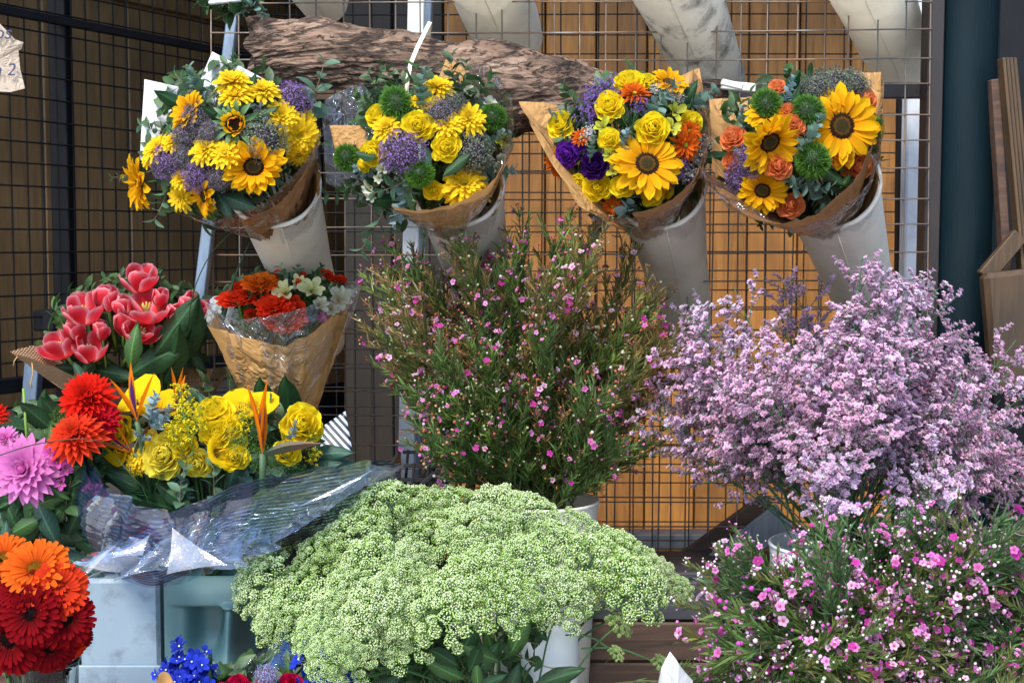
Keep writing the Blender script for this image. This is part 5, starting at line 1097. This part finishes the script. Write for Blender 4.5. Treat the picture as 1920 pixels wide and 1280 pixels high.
# ---- dahlias on the left edge
b8 = bouquet("dahlia_bunch", "red and pink dahlia bunch at the left edge above the gerberas", "bunch", (95, 860), 125, -.36, [
 ('dahlia', 165, 748, 100, (0, .7)), ('ddahlia', 182, 788, 84, (.3, .5)), ('odahlia', 143, 818, 106, (-.1, .9)), ('pdahlia', 46, 880, 124, (-.05, .25)), ('pfree', 108, 862, 46, (.5, .2)), ('pfree', 122, 878, 38, (.7, 0)), ('pdahlia', 8, 822, 50, (-.2, .7)), ('dahlia', -14, 782, 56, (.2, .4)), ('pfree', 95, 850, 34), ('pfree', 114, 905, 30), ('pfree', 18, 830, 34),
 ('gleaf', 105, 920, 70, {'ang': 120}), ('gleaf', 88, 940, 100, {'ang': 70}), ('leaf', 140, 900, 120, {'ang': 10}), ('leaf', 20, 960, 120, {'ang': -20}), ('leaf', 60, 990, 120, {'ang': 60}), ('leaf', 110, 1000, 120, {'ang': 100}), ('gleaf', 30, 1010, 110, {'ang': 30}), ('moss', 112, 780, 30, {'dy': .02}), ('moss', 118, 792, 22),
 ('leaf', 150, 960, 110, {'ang': 30}), ('gleaf', 60, 950, 100, {'ang': 10}), ('leaf', 0, 920, 100, {'ang': -40}), ('leaf', 150, 1010, 90, {'ang': 80}), ('sprig', 130, 930, 100, {'ang': 20}), ('gleaf', 10, 985, 100, {'ang': -30}), ('gleaf', 110, 960, 90, {'ang': 40}), ('leaf', 60, 1040, 110, {'ang': 90}),
], ['leaf', 'gleaf', 'leaf'], 24, (90, 1150, -.2), bulge=.05, seed=8, fs=(80, 130), fo=.02)
# extra low foliage
for k in range(16):
    place(b8, ['leaf', 'gleaf', 'tleaf'][k % 3], rng.uniform(-20, 170), rng.uniform(930, 1060), rng.uniform(80, 130), -.34 + rng.uniform(0, .08), ang=rng.uniform(-80, 80))
obj("bare_stalk", tube(np.array([at(52, 850, -.33), at(48, 790, -.33), at(44, 728, -.33)]), .0022, 6, LGRN), 'stem', b8)
obj("grass_blade", tube(smooth_curve([at(0, 853, -.42), at(70, 832, -.44), at(160, 823, -.45), at(230, 840, -.42)], 14), .0009, 5, DGRN), 'leaf', b8)
# ---- gerberas in a glass vase
b9 = bouquet("gerbera_bunch", "dark red and orange gerbera bunch in a glass vase, lower left corner", "bunch", (60, 1150), 130, -.62, [
 ('ogerb', 66, 1066, 116, (.1, .9)), ('ogerb', 6, 1046, 90, (-.1, 1)), ('rgerb', 112, 1105, 100, (.6, .5)), ('gerb', 18, 1197, 122, (-.1, -.05)), ('gerb', 57, 1150, 108, (.0, .25)), ('gerb', 122, 1160, 98, (.5, .15)), ('gerb', 92, 1212, 92, (.25, -.2)), ('gerb', 0, 1120, 100, (-.3, .4)), ('ran', 130, 1215, 50, (.7, -.7)), ('gerb', 98, 1262, 60, (.3, -1)), ('rgerb', 100, 1085, 70, (.3, 1)), ('gerb', 150, 1200, 50, (1.2, -.5)), ('gerb', 40, 1105, 80, (0, .8)),
], ['leaf'], 3, (80, 1420, -.52), bulge=.08, seed=9, core=False)
def vase(name, label, px, py_top, py_bot, Y, r0, r1, mk, cat, water=False, ribs=0, group=None):
    a = at(px, py_top, Y); zb = at(px, py_bot, Y)[2] if isinstance(py_bot, int) else BZ
    H = a[2] - zb; e = empty(name, (a[0], a[1], zb), label, cat, group)
    pr = [(.001, 0), (r1 * .96, 0), (r1, .006), (r0 * .55 + r1 * .45, H * .5), (r0, H - .006), (r0, H)]
    inn = [(r0 - .003, H), (r0 - .004, H - .01), (r1 - .004, .012), (.001, .01)]
    g = lathe(pr + inn, 72)
    if ribs:
        th = np.arctan2(g.V[:, 1], g.V[:, 0]); k = 1 + .018 * np.sign(np.sin(th * ribs)) * (g.V[:, 2] < H - .02) * (g.V[:, 2] > .01); g.V[:, :2] *= k[:, None]
    Mx = mk_T(a[0], a[1], zb); obj("vessel", g.t(Mx), mk, e)
    th = np.arange(0, 49) / 48 * 2 * np.pi
    obj("rim", tube(np.stack([r0 * np.cos(th), r0 * np.sin(th), np.full(49, H)], 1) @ Mx[:3, :3].T + Mx[:3, 3], .003, 8, cap=False), mk, e)
    return e
vase("glass_vase", "clear glass vase holding the gerberas, lower left corner", 92, 1236, None, -.55, .042, .036, 'glass', "vase")
vase("waxflower_bucket", "cream bucket under the tall pink bush", 1010, 938, None, -.12, .105, .085, 'plastic_cone', "bucket")
vase("ribbed_bucket", "white ribbed bucket under the lilac bunch", 1572, 1020, None, -.22, .115, .09, 'bucket_white', "bucket", ribs=30)
vase("white_bucket", "tall white bucket behind the green white umbels", 1008, 1120, None, -.42, .066, .06, 'bucket_white', "bucket")
vase("low_bucket", "white bucket hidden in the lower pink bush", 1650, 1180, None, -.52, .10, .09, 'bucket_white', "bucket")
vase("tulip_bucket", "black bucket under the tulip bouquet", 300, 850, None, .05, .075, .06, 'bucket_black', "bucket")
vase("kraft_bucket", "black bucket under the ranunculus bouquet", 520, 850, None, -.02, .07, .06, 'bucket_black', "bucket")
vase("dahlia_bucket", "black bucket holding the dahlia bunch", 90, 1080, None, -.22, .08, .06, 'bucket_black', "bucket")

# ---- face planter and metal box
def planter():
    Y = -.36; x0, x1 = at(296, 1100, Y)[0], at(476, 1100, Y)[0]; cx_ = (x0 + x1) / 2; wd = x1 - x0; zt_ = at(0, 1082, Y)[2]; H = zt_ - BZ
    e = empty("face_planter", (cx_, Y + .08, BZ), "blue green ceramic planter shaped as a carved stone face with a long nose", "planter")
    fxc = at(418, 0, Y)[0] # nose centre
    nz, na = 130, 200; V = np.zeros((nz, na, 3))
    zz = np.linspace(0, H, nz); px_ = lambda p: at(p, 1100, Y)[0]; pz = lambda p: at(0, p, Y)[2] - BZ
    browz, nosez, lipz = pz(1136), pz(1236), pz(1262)
    ss = lambda a_, b_, x: np.clip((x - a_) / (b_ - a_), 0, 1) ** 2 * (3 - 2 * np.clip((x - a_) / (b_ - a_), 0, 1))
    for i, z in enumerate(zz):
        a_ = np.arange(na) / na * 2 * np.pi; n = 5.0; k = (np.abs(np.cos(a_)) ** n + np.abs(np.sin(a_)) ** n) ** (-1 / n)
        x = cx_ + wd / 2 * k * np.cos(a_); y = Y + .085 - .085 * k * np.sin(a_)
        front = np.clip(np.sin(a_) * 2 - .6, 0, 1)
        d = np.zeros(na); t = (browz - z) / (browz - nosez)
        # eye hollow below the brow on both sides of the nose
        ex = np.exp(-((np.abs(x - fxc) - .036) / .030) ** 4)
        hollow = ss(-.02, .06, t) * (1 - ss(.55, 1.25, t)); d += .036 * hollow * ex
        # nose ridge widening downward
        nwid = .0125 + .014 * np.clip(t, 0, 1) ** 2.0
        ridge = np.exp(-(np.abs(x - fxc) / nwid) ** 4) * ss(-.12, .08, t) * (1 - ss(.985, 1.05, t)); d -= (.030 + .024 * np.clip(t, 0, 1)) * ridge
        # brow ledge
        d -= .012 * ss(-.55, -.08, t) * (1 - ss(-.03, .03, t)) * np.exp(-((x - fxc) / .085) ** 6)
        # lips
        d -= .007 * np.exp(-((z - lipz) / .006) ** 2) * np.exp(-((x - fxc) / .035) ** 4) + .007 * np.exp(-((z - lipz + .018) / .006) ** 2) * np.exp(-((x - fxc) / .035) ** 4)
        V[i] = np.stack([x, y + d * front, np.full(na, z + BZ)], 1)
    g = G(V.reshape(-1, 3), gridF(nz - 1, na, True)); obj("carved_face", g, 'moai', e)
    rimv = V[-1]; c = rimv.mean(0); inn = c + (rimv - c) * [.88, .88, 1]; low = inn - [0, 0, .05]
    g2 = G(np.vstack([rimv, inn, low, (low.mean(0))[None]]), gridF(2, na, True), np.stack([2 * na + np.arange(na), 2 * na + (np.arange(na) + 1) % na, np.full(na, 3 * na)], 1)); obj("rim", g2, 'moai', e, False)
planter()
def mbox():
    Y = -.30; x0, x1 = at(148, 1100, Y)[0], at(298, 1100, Y)[0]; zt_ = at(0, 1086, Y)[2]; H = zt_ - BZ; zl = at(0, 1245, Y)[2]
    e = empty("metal_box", ((x0 + x1) / 2, Y + .1, BZ), "pale blue metal box with rivets beside the face planter", "box")
    obj("body", box(((x0 + x1) / 2, Y + .1, BZ + H / 2), (x1 - x0, .2, H), bev=.006), 'box_metal', e, False)
    obj("base_strip", box(((x0 + x1) / 2, Y - .004, (zl + BZ) / 2), (x1 - x0 + .006, .008, zl - BZ), bev=.002), 'box_metal', e, False)
    gs = [ball(.0022, 5, 8).t(mk_T(at(p, 0, Y)[0], Y - .006 if q > 0 else Y - .001, at(0, q_, Y)[2])) for p, q_, q in [(170, 1250, 1), (195, 1252, 1), (222, 1251, 1), (250, 1252, 1), (275, 1252, 1), (205, 1264, 1)]]
    for g_ in gs: obj("rivet", g_, 'metal_black', e)
mbox()
# ---- blue larkspur and crimson roses at the bottom edge
b10 = bouquet("larkspur_bouquet", "blue larkspur and crimson rose bouquet in blue paper at the bottom edge", "bouquet", (470, 1300), 150, -.66, [
 ('delph', 350, 1246, 72, (-.2, .5)), ('delph', 368, 1272, 70, (0, .4)), ('delph', 332, 1272, 54, (-.4, .3)), ('delph', 602, 1262, 84, (.3, .4)), ('delph', 590, 1240, 54, (.2, .7)), ('crose', 446, 1290, 60, (-.1, .8)), ('crose', 543, 1284, 56, (.2, .8)), ('crose', 495, 1298, 62, (0, .9)), ('crose', 415, 1300, 50, (-.3, .7)), ('crose', 470, 1310, 50), ('scab', 500, 1268, 38, (0, .5)), ('delph', 625, 1290, 60, (.5, .4)),
 ('gleaf', 541, 1255, 46, {'ang': -4}), ('gleaf', 452, 1268, 36, {'ang': 25}), ('leaf', 390, 1280, 60, {'ang': 10}), ('moss', 412, 1262, 20), ('leaf', 575, 1280, 60, {'ang': 20}), ('crose', 520, 1330, 60), ('delph', 375, 1300, 60),
], ['leaf', 'sprig'], 8, (470, 1480, -.5), bulge=.04, seed=10, core=True, fs=(50, 80), squash=.4)
poly_sheet(b10, [(468, 1262, -.50), (540, 1170, -.48), (660, 1120, -.5), (640, 1330, -.52)], 'blue_paper', 'blue_wrapper', seed=61, crum=.004)
sheet(b10, [(440, 1250, -.62), (500, 1215, -.60), (560, 1180, -.56), (600, 1160, -.52)], (480, 1420, -.55), 'cello', 'cellophane', seed=62, crum=.005, pleat=.006, npl=5)
sheet(b10, [(294, 1275, -.70), (306, 1262, -.70), (330, 1285, -.72)], (400, 1450, -.55), 'kraft', 'paper_wrapper', seed=63)
b11 = empty("paper_cone", at(1270, 1300, -.7), "pale paper cone tip poking up at the bottom edge", "paper cone")
sheet(b11, [(1232, 1290, -.70), (1240, 1250, -.72), (1256, 1222, -.73), (1270, 1240, -.74), (1300, 1275, -.72)], (1265, 1430, -.70), 'white_paper', 'sheet', sharp='poly', seed=64, crum=.002, solid=.001)

# ================================================================== BIG BUNCHES
def arr_tube_tree(segs, col):
    """segs: list of (p0,p1,r0,r1) thin stems"""
    if not segs: return G()
    P0 = np.array([s[0] for s in segs]); P1 = np.array([s[1] for s in segs]); r0 = np.array([s[2] for s in segs]); r1 = np.array([s[3] for s in segs])
    D = P1 - P0; L = np.linalg.norm(D, axis=1); Ms = frames(P0, D); a = np.arange(3) * 2.0944
    V = np.zeros((len(segs), 6, 3)); c, s = np.cos(a), np.sin(a)
    for k in range(3):
        V[:, k] = P0 + Ms[:, :3, 0] * (c[k] * r0)[:, None] + Ms[:, :3, 1] * (s[k] * r0)[:, None]
        V[:, 3 + k] = P1 + Ms[:, :3, 0] * (c[k] * r1)[:, None] + Ms[:, :3, 1] * (s[k] * r1)[:, None]
    F = np.array([[0, 1, 4, 3], [1, 2, 5, 4], [2, 0, 3, 5]])
    return G(V.reshape(-1, 3), (F[None] + (np.arange(len(segs)) * 6)[:, None, None]).reshape(-1, 4), None, col)
def wax_branch(seed, L, flo=1.0, gcol=(.10, .20, .045), tipcol=(.20, .28, .04), budmix='mix', fsz=.0050):
    """a waxflower branch of length L metres along +Z"""
    rg = np.random.default_rng(seed); segs = []; needles = []; ndir = []; nsc = []; nt_ = []; fl = []; fd = []; bud = []; br = []
    def norm(v): return v / np.linalg.norm(v)
    main = [np.zeros(3)]; d = np.array([0, 0, 1.]); n = 10
    for k in range(n): d = norm(d + rg.normal(0, .07, 3) + [0, 0, .1]); main.append(main[-1] + d * L / n)
    for k in range(n): segs.append((main[k], main[k + 1], .0019 * (1 - .07 * k), .0019 * (1 - .07 * (k + 1))))
    start = .30
    NB = int(19 + L * 40)
    for q in range(NB):
        f = start + (1 - start) * (q + rg.random()) / NB; k = min(int(f * n), n - 1); p = main[k] + (main[k + 1] - main[k]) * (f * n - k)
        a = q * 2.4 + rg.random(); dd = norm(np.array([math.cos(a) * .62, math.sin(a) * .62, 1.0])); l2 = rg.uniform(.05, .11) * (1.15 - .5 * f)
        pts = [p]
        for j in range(4): dd = norm(dd + [0, 0, .10] + rg.normal(0, .08, 3)); pts.append(pts[-1] + dd * l2 / 4)
        for j in range(4): segs.append((pts[j], pts[j + 1], .0009, .0007))
        for j in range(int(38 * l2 / .07)):
            t = rg.random() * 4; i = min(int(t), 3); pp = pts[i] + (pts[i + 1] - pts[i]) * (t - i); b = rg.uniform(0, 6.28)
            needles.append(pp); ndir.append(dd * 1.0 + np.array([math.cos(b), math.sin(b), .1]) * rg.uniform(.35, .9)); nsc.append(rg.uniform(.011, .024)); nt_.append(t / 4)
        r = rg.random(); tip = pts[-1]
        if r < .80:
            m = rg.integers(2, 6)
            for j in range(m):
                o = norm(dd + rg.normal(0, .55, 3)); e_ = tip + o * rg.uniform(.008, .02); segs.append((tip, e_, .0006, .0005))
                if rg.random() < .24 * flo: fl.append(e_); fd.append(o + [0, -.0, .2])
                else: bud.append(e_); br.append(rg.uniform(.0012, .0026))
    for q in range(26):
        f = .12 + .6 * q / 26; k = min(int(f * n), n - 1); b = rg.uniform(0, 6.28)
        needles.append(main[k] + (main[k + 1] - main[k]) * rg.random()); ndir.append(np.array([math.cos(b) * .5, math.sin(b) * .5, 1])); nsc.append(rg.uniform(.014, .03)); nt_.append(0)
    nd = petal(1, .11, 2, 1, 'needle', 90, 98)
    nt_ = np.array(nt_)[:, None]; T = (np.array([gcol]) * (1 - nt_) + np.array([tipcol]) * nt_ * .8 + np.array([gcol]) * nt_ * .2) * rg.uniform(.55, 1.25, (len(nt_), 1))
    green = join([rep(nd, frames(np.array(needles), np.array(ndir), rg.uniform(0, 6, len(needles)), np.array(nsc)), T), arr_tube_tree(segs, (.085, .09, .03)).mat(1)])
    out = [green]
    cols = np.array([(.80, .22, .62), (.62, .06, .42), (.90, .60, .82), (.82, .36, .72)])
    if fl:
        p5 = ring(petal(1, .95, 3, 2, 'round', 22, 5, cup=.2, c0=(.55, .35, .5), c1=(1, 1, 1), cp=.35), 5, .12, 0, 0, 7, .06, rg)
        eye = lathe([(.30, .02), (.26, .12), (.12, .10), (.001, .12)], 7, (.50, .10, .16))
        Mf = frames(np.array(fl), np.array(fd) + rg.normal(0, .25, (len(fl), 3)), rg.uniform(0, 6, len(fl)), rg.uniform(fsz * .75, fsz * 1.15, len(fl)))
        cc = cols[rg.integers(0, 4, len(fl))] * rg.uniform(.8, 1.15, (len(fl), 1))
        out.append(join([rep(p5, Mf, cc), rep(eye, Mf)]))
    else: out.append(G())
    pal = np.array([(.45, .13, .09), (.50, .24, .13), (.42, .48, .28), (.62, .16, .50), (.70, .62, .62)]) if budmix == 'mix' else np.array([(.62, .22, .55), (.60, .64, .45), (.78, .55, .72), (.60, .10, .48), (.72, .70, .68)])
    pw = [.34, .16, .14, .22, .14] if budmix == 'mix' else [.25, .2, .25, .12, .18]
    ch = rg.choice(5, p=pw, size=1)[0]; ci = np.where(rg.random(len(bud)) < .5, rg.choice(5, p=pw, size=len(bud)), ch)
    out.append(rep(ico(1), frames(np.array(bud), np.array([[0, 0, 1.]]), None, np.array(br)), pal[ci] * rg.uniform(.8, 1.2, (len(bud), 1))))
    return out
def lim_spray(seed, L, colr=(.60, .36, .66)):
    rg = np.random.default_rng(seed); segs = []; P = []; D = []
    norm = lambda v: v / np.linalg.norm(v)
    main = [np.zeros(3)]; d = np.array([0, 0, 1.]); n = 8
    for k in range(n): d = norm(d + rg.normal(0, .06, 3) + [0, 0, .1]); main.append(main[-1] + d * L / n)
    for k in range(n): segs.append((main[k], main[k + 1], (.0022 * (1 - .08 * k)), (.0022 * (1 - .08 * (k + 1)))))
    for q in range(12):
        f = .53 + .47 * (q + rg.random()) / 12; k = min(int(f * n), n - 1); p = main[k]; a = q * 2.4 + rg.random()
        dd = norm(np.array([math.cos(a) * .8, math.sin(a) * .8, .9])); l2 = rg.uniform(.05, .105) * (1.25 - .6 * f); e1 = p + dd * l2; segs.append((p, e1, .0009, .0007))
        for j in range(4):
            t = .35 + .65 * j / 3; pp = p + dd * l2 * t; b = rg.uniform(0, 6.28); d3 = norm(dd * .5 + np.array([math.cos(b), math.sin(b), .35]) * .8); l3 = rg.uniform(.014, .034); e2 = pp + d3 * l3; segs.append((pp, e2, .0006, .0005))
            up = norm(np.array([0, 0, 1.]) + d3 * .3); m = int(l3 / .0022)
            for i in range(m):
                s_ = (i + .5) / m; P.append(pp + (e2 - pp) * (.15 + .95 * s_) + up * rg.uniform(0, .004) + rg.normal(0, .0016, 3)); D.append(up + d3 * .3 + rg.normal(0, .35, 3))
    P, D = np.array(P), np.array(D); N_ = len(P)
    f1 = ring(petal(1, .95, 2, 2, 'round', 50, 15, cup=.25, c0=(.8, .72, .8), c1=(1, 1, 1)), 5, .05, -.3, 0, 14, .15, rg)
    cc = np.array([colr]) * rg.uniform(.86, 1.08, (N_, 1)) * np.where(rg.random((N_, 1)) < .12, np.array([[.8, 1.1, .9]]), 1)
    flo = rep(f1, frames(P, D, rg.uniform(0, 6, N_), rg.uniform(.0032, .0052, N_)), cc)
    cal = rep(lathe([(.001, -1.3), (.28, -.9), (.35, -.1)], 4, (.13, .17, .12)), frames(P, D, None, .0028))
    return [join([arr_tube_tree(segs, (.075, .17, .08)).mat(0), cal]), flo]
def umbel(seed, R_u=.055, c=(.52, .66, .36)):
    """flat domed green white umbel, radius R_u, facing +Z, stalk below"""
    rg = np.random.default_rng(seed); nu_ = 34; P = []; D = []; segs = []; HH = []
    k = np.arange(nu_) + .5; q = np.sqrt(k / nu_); a = k * 2.39996 + rg.normal(0, .12, nu_)
    for i in range(nu_):
        c0 = np.array([q[i] * math.cos(a[i]), q[i] * math.sin(a[i]), .62 * (1 - q[i] ** 2) + rg.uniform(-.10, .08)]) * R_u
        segs.append((np.array([0, 0, -R_u * .75]), c0 - [0, 0, R_u * .06], .0009, .0006))
        m = 46; kk = np.arange(m) + .5; z = 1 - .95 * kk / m; b = kk * 2.4 + i; s = np.sqrt(1 - z ** 2); rr = R_u * rg.uniform(.16, .235)
        dd = np.stack([s * np.cos(b), s * np.sin(b), z], 1); ax = np.array([c0[0], c0[1], R_u * 1.1]); ax /= np.linalg.norm(ax)
        dd = dd @ frames(np.zeros(3), ax)[0][:3, :3].T
        pp = c0 + dd * rr * rg.uniform(.68, 1.12, (m, 1)) * [1, 1, .85] + rg.normal(0, R_u * .010, (m, 3))
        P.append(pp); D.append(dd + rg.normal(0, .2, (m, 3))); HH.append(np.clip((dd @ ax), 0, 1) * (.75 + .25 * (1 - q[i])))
        for j in range(0, m, 3): segs.append((c0 - [0, 0, .002], pp[j], .0004, .0003))
    P = np.concatenate(P); D = np.concatenate(D); N_ = len(P)
    st = G([[0, 0, -.9], [1, 0, .2], [.25, .25, 0], [0, 1, .3], [-.25, .25, 0], [-1, 0, .2], [-.25, -.25, 0], [0, -1, .3], [.25, -.25, 0], [0, 0, .5]], None, [[0, 2, 1], [0, 3, 2], [0, 4, 3], [0, 5, 4], [0, 6, 5], [0, 7, 6], [0, 8, 7], [0, 1, 8], [9, 1, 2], [9, 2, 3], [9, 3, 4], [9, 4, 5], [9, 5, 6], [9, 6, 7], [9, 7, 8], [9, 8, 1]])
    h_ = (np.concatenate(HH)[:, None] ** .8 + rg.normal(0, .16, (N_, 1))).clip(0, 1); lo = np.array([(.20, .40, .08)]); mid = np.array([c]); hi = np.array([(.78, .90, .60)])  # florets painted paler on top, darker below, to shade the lobes
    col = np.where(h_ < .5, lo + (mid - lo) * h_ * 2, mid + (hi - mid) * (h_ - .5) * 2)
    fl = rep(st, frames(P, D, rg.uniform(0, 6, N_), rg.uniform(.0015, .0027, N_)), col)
    segs.append((np.array([0, 0, -R_u * 2.2]), np.array([0, 0, -R_u * .75]), .0022, .0018))
    return [arr_tube_tree(segs, (.07, .16, .05)), fl]
def inst(root, names, meshes, Mx):
    o = put(names[0], meshes[0], root, Mx)
    for n, me in list(zip(names, meshes))[1:]:
        if me is None: continue
        c = bpy.data.objects.new(n, me); SC.collection.objects.link(c); c.parent = o
    return o
def mm(nm, g, m): return make_mesh(nm, g, m) if len(g.V) else None
# tall waxflower bush
def interp_outline(pts, y):
    ys = [p[0] for p in pts]; return np.interp(y, ys, [p[1] for p in pts]), np.interp(y, ys, [p[2] for p in pts])
def bush(name, label, cat, base, outline, Y, depth, protos, names, n, seed, lens, lean=.0, tipbias=.6, spread=.05, rjit=.18):
    """base (px,py,Y): neck of the bunch; outline rows (py, xleft, xright); branches run from the neck to tips filling that outline's volume"""
    rg = np.random.default_rng(seed); B = at(*base); e = empty(name, B, label, cat); ys = np.array([o[0] for o in outline]); wid = np.array([o[2] - o[1] for o in outline], float)
    k = 0; tries = 0
    cdf_y = np.linspace(ys[0], ys[-1], 200); wy = np.interp(cdf_y, ys, wid); wy = wy / wy.sum()
    while k < n and tries < 5000:
        tries += 1; py = rg.choice(cdf_y, p=wy); xl, xr = interp_outline(outline, py); cx = (xl + xr) / 2; h = (xr - xl) / 2
        f = rg.uniform(-1, 1); px = cx + f * h; yy = Y + rg.uniform(-1, .55) * depth * math.sqrt(max(0, 1 - f * f * .85)); T = at(px, py, yy)
        b = B + np.array([rg.normal(0, spread * .5), rg.normal(0, spread * .4), rg.uniform(-.02, .03)]); D = T - b; L = np.linalg.norm(D)
        i = int(np.argmin(np.abs(np.array(lens) - L)))
        cand = [p for p in protos if p[0] == lens[i]]; me = cand[rg.integers(len(cand))][1]; s = L / lens[i]
        if s < .55: continue
        inst(e, names, me, frames(b, D, np.array([rg.uniform(0, 6.28)]), s)[0]); k += 1
    return e
WN = ['flowering_branch', 'blossom_cluster', 'bud_cluster']
LEN = [.22, .34, .46, .58]
wp = []
for i, L in enumerate(LEN):
    for j in range(3):
        g = wax_branch(1000 + i * 10 + j, L, flo=[.75, .95, .7][j], tipcol=[(.24, .33, .06), (.42, .22, .08), (.17, .29, .08)][j]); wp.append((L, [mm('flowering_branch', g[0], ['leaf', 'stem']), mm('blossom_cluster', g[1], 'petal'), mm('bud_cluster', g[2], 'tiny')]))
bush("waxflower_bush", "tall bunch of fine green waxflower stems with tiny pink blooms in the middle", "flower bunch", (1010, 975, -.12),
     [(445, 900, 1080), (475, 820, 1150), (520, 750, 1220), (565, 700, 1250), (620, 660, 1265), (680, 690, 1235), (740, 700, 1210), (800, 730, 1180), (860, 800, 1150)], -.12, .20, wp, WN, 98, 11, LEN)
wp2 = []
for i, L in enumerate([.16, .26, .36]):
    for j in range(3):
        g = wax_branch(1200 + i * 10 + j, L, flo=1.35, gcol=(.07, .17, .055), tipcol=[(.16, .26, .05), (.10, .2, .07), (.26, .26, .06)][j], budmix='pink', fsz=.0050); wp2.append(([.16, .26, .36][i], [mm('flowering_branch', g[0], ['leaf', 'stem']), mm('blossom_cluster', g[1], 'petal'), mm('bud_cluster', g[2], 'tiny')]))
bush("low_waxflower_bush", "low spreading bunch of bright pink waxflowers in the lower right corner", "flower bunch", (1650, 1310, -.58),
     [(1015, 1430, 1640), (1016, 1430, 1960), (1055, 1390, 1970), (1100, 1360, 1980), (1150, 1370, 1990), (1200, 1370, 1990), (1250, 1350, 1980), (1290, 1370, 1960)], -.62, .17, wp2, WN, 99, 12, [.16, .26, .36], spread=.30)
lp = []
LL = [.24, .36, .48]
for i, L in enumerate(LL):
    for j in range(3):
        g = lim_spray(1400 + i * 10 + j, L, [(.96, .66, .88), (.97, .62, .83), (.94, .70, .93)][j]); lp.append((L, [mm('flower_spray', g[0], 'stem'), mm('blossom_cluster', g[1], 'petal')]))
bush("lilac_statice_bunch", "large dome of lilac statice sprays filling the right side", "flower bunch", (1575, 1040, -.22),
     [(478, 1430, 1640), (510, 1380, 1740), (550, 1310, 1810), (590, 1250, 1870), (640, 1205, 1940), (700, 1195, 1980), (750, 1165, 1990), (800, 1220, 1990), (850, 1280, 1990), (890, 1340, 1980)], -.22, .26, lp, ['flower_spray', 'blossom_cluster'], 99, 13, LL)
up = []
for j in range(5):
    g = umbel(1600 + j, .055, [(.54, .75, .25), (.60, .79, .31), (.48, .69, .18), (.62, .77, .35), (.54, .73, .23)][j]); up.append([mm('flower_umbel', g[1], 'tiny'), mm('stalk_bundle', g[0], 'stem')])
def umbels():
    rg = np.random.default_rng(15); B = at(930, 1400, -.5); e = empty("umbel_bunch", B, "broad mound of green white umbel flowers in the lower middle", "flower bunch")
    # (px, py) grid inside the mound outline
    pts = []
    top = [(455, 1110), (480, 985), (540, 968), (640, 942), (760, 928), (900, 932), (1040, 965), (1110, 998), (1180, 1040), (1240, 1085), (1290, 1120)]
    bot = [(455, 1130), (500, 1190), (560, 1180), (620, 1225), (700, 1215), (800, 1165), (900, 1150), (1000, 1140), (1100, 1130), (1180, 1120), (1240, 1100), (1290, 1120)]
    for px in range(480, 1190, 74):
        y0 = np.interp(px, *zip(*top)) + 26; y1 = np.interp(px, *zip(*bot)) - 18; nn = max(1, int((y1 - y0) / 44) + 1)
        for i in range(nn):
            pts.append((px + rg.uniform(-18, 18) + (37 if i % 2 else 0), y0 + (y1 - y0) * (i / max(nn - 1, 1)) + rg.uniform(-8, 8), rg.uniform(100, 146)))
    pts += [(525, 985, 90), (500, 1000, 80), (1205, 1062, 90), (1235, 1080, 80), (1165, 1040, 100), (1275, 1108, 60), (1150, 1100, 90), (620, 1235, 100), (660, 1250, 90), (590, 1200, 90), (520, 1160, 90), (740, 1200, 90)]
    segs = []
    for (px, py, d) in pts[:99]:
        t = np.clip((py - 920) / 300, 0, 1); u = (px - 860) / 420
        Y = -.30 - .38 * t + .10 * u * u + rg.uniform(-.055, .055)
        Dv = np.array([u * .9, -.35 - .75 * t, .95 - .35 * t]); P = at(px, py, Y)
        s = d / 2 * mpp(Y) / .055
        pr = up[rg.integers(5)]; inst(e, ['flower_umbel', 'stalk_bundle'], pr, frames(P, Dv, np.array([rg.uniform(0, 6.28)]), s)[0])
        Dn = Dv / np.linalg.norm(Dv); q = P - Dn * .055 * s * 2.0; B2 = B + rg.normal(0, .02, 3); mid = (q + B2) / 2 + [0, .02, .05]
        segs += [(q, (q + mid) / 2 + [0, .006, .01], .002, .0021), ((q + mid) / 2 + [0, .006, .01], mid, .0021, .0022), (mid, B2, .0022, .0024)]
    obj("stem_bundle", arr_tube_tree(segs, (.04, .12, .04)), 'stem', e)
    # leaves and stems under the mound
    for k in range(60):
        px = rg.uniform(620, 1050); py = rg.uniform(1170, 1310); 
        place(e, ['leaf', 'sprig', 'gleaf', 'leaf'][k % 4], px, py, rg.uniform(60, 110), -.50 - rg.uniform(0, .08), ang=rg.uniform(-70, 70), rg=rg)
    # stray little heads on the right, in front of the crate
    for (x, y, d, bx, by) in [(1160, 1170, 56, 1060, 1290), (1155, 1225, 34, 1060, 1190), (1238, 1245, 40, 1090, 1215), (945, 1200, 46, 930, 1290), (1040, 1160, 30, 1010, 1280)]:
        Y = -.5; P = at(x, y, Y); o = inst(e, ['flower_umbel', 'stalk_bundle'], up[2], frames(P, np.array([.5, -.5, .6]), None, d / 2 * mpp(Y) / .055)[0])
        obj("stalk", tube(smooth_curve([at(bx, by, Y), at((x + bx) / 2, (y + by) / 2 - 14, Y), P], 8), .0015, 5, (.06, .16, .05)), 'stem', e)
umbels()
print("OBJS", len(bpy.data.objects), "verts", sum(len(m.vertices) for m in bpy.data.meshes))
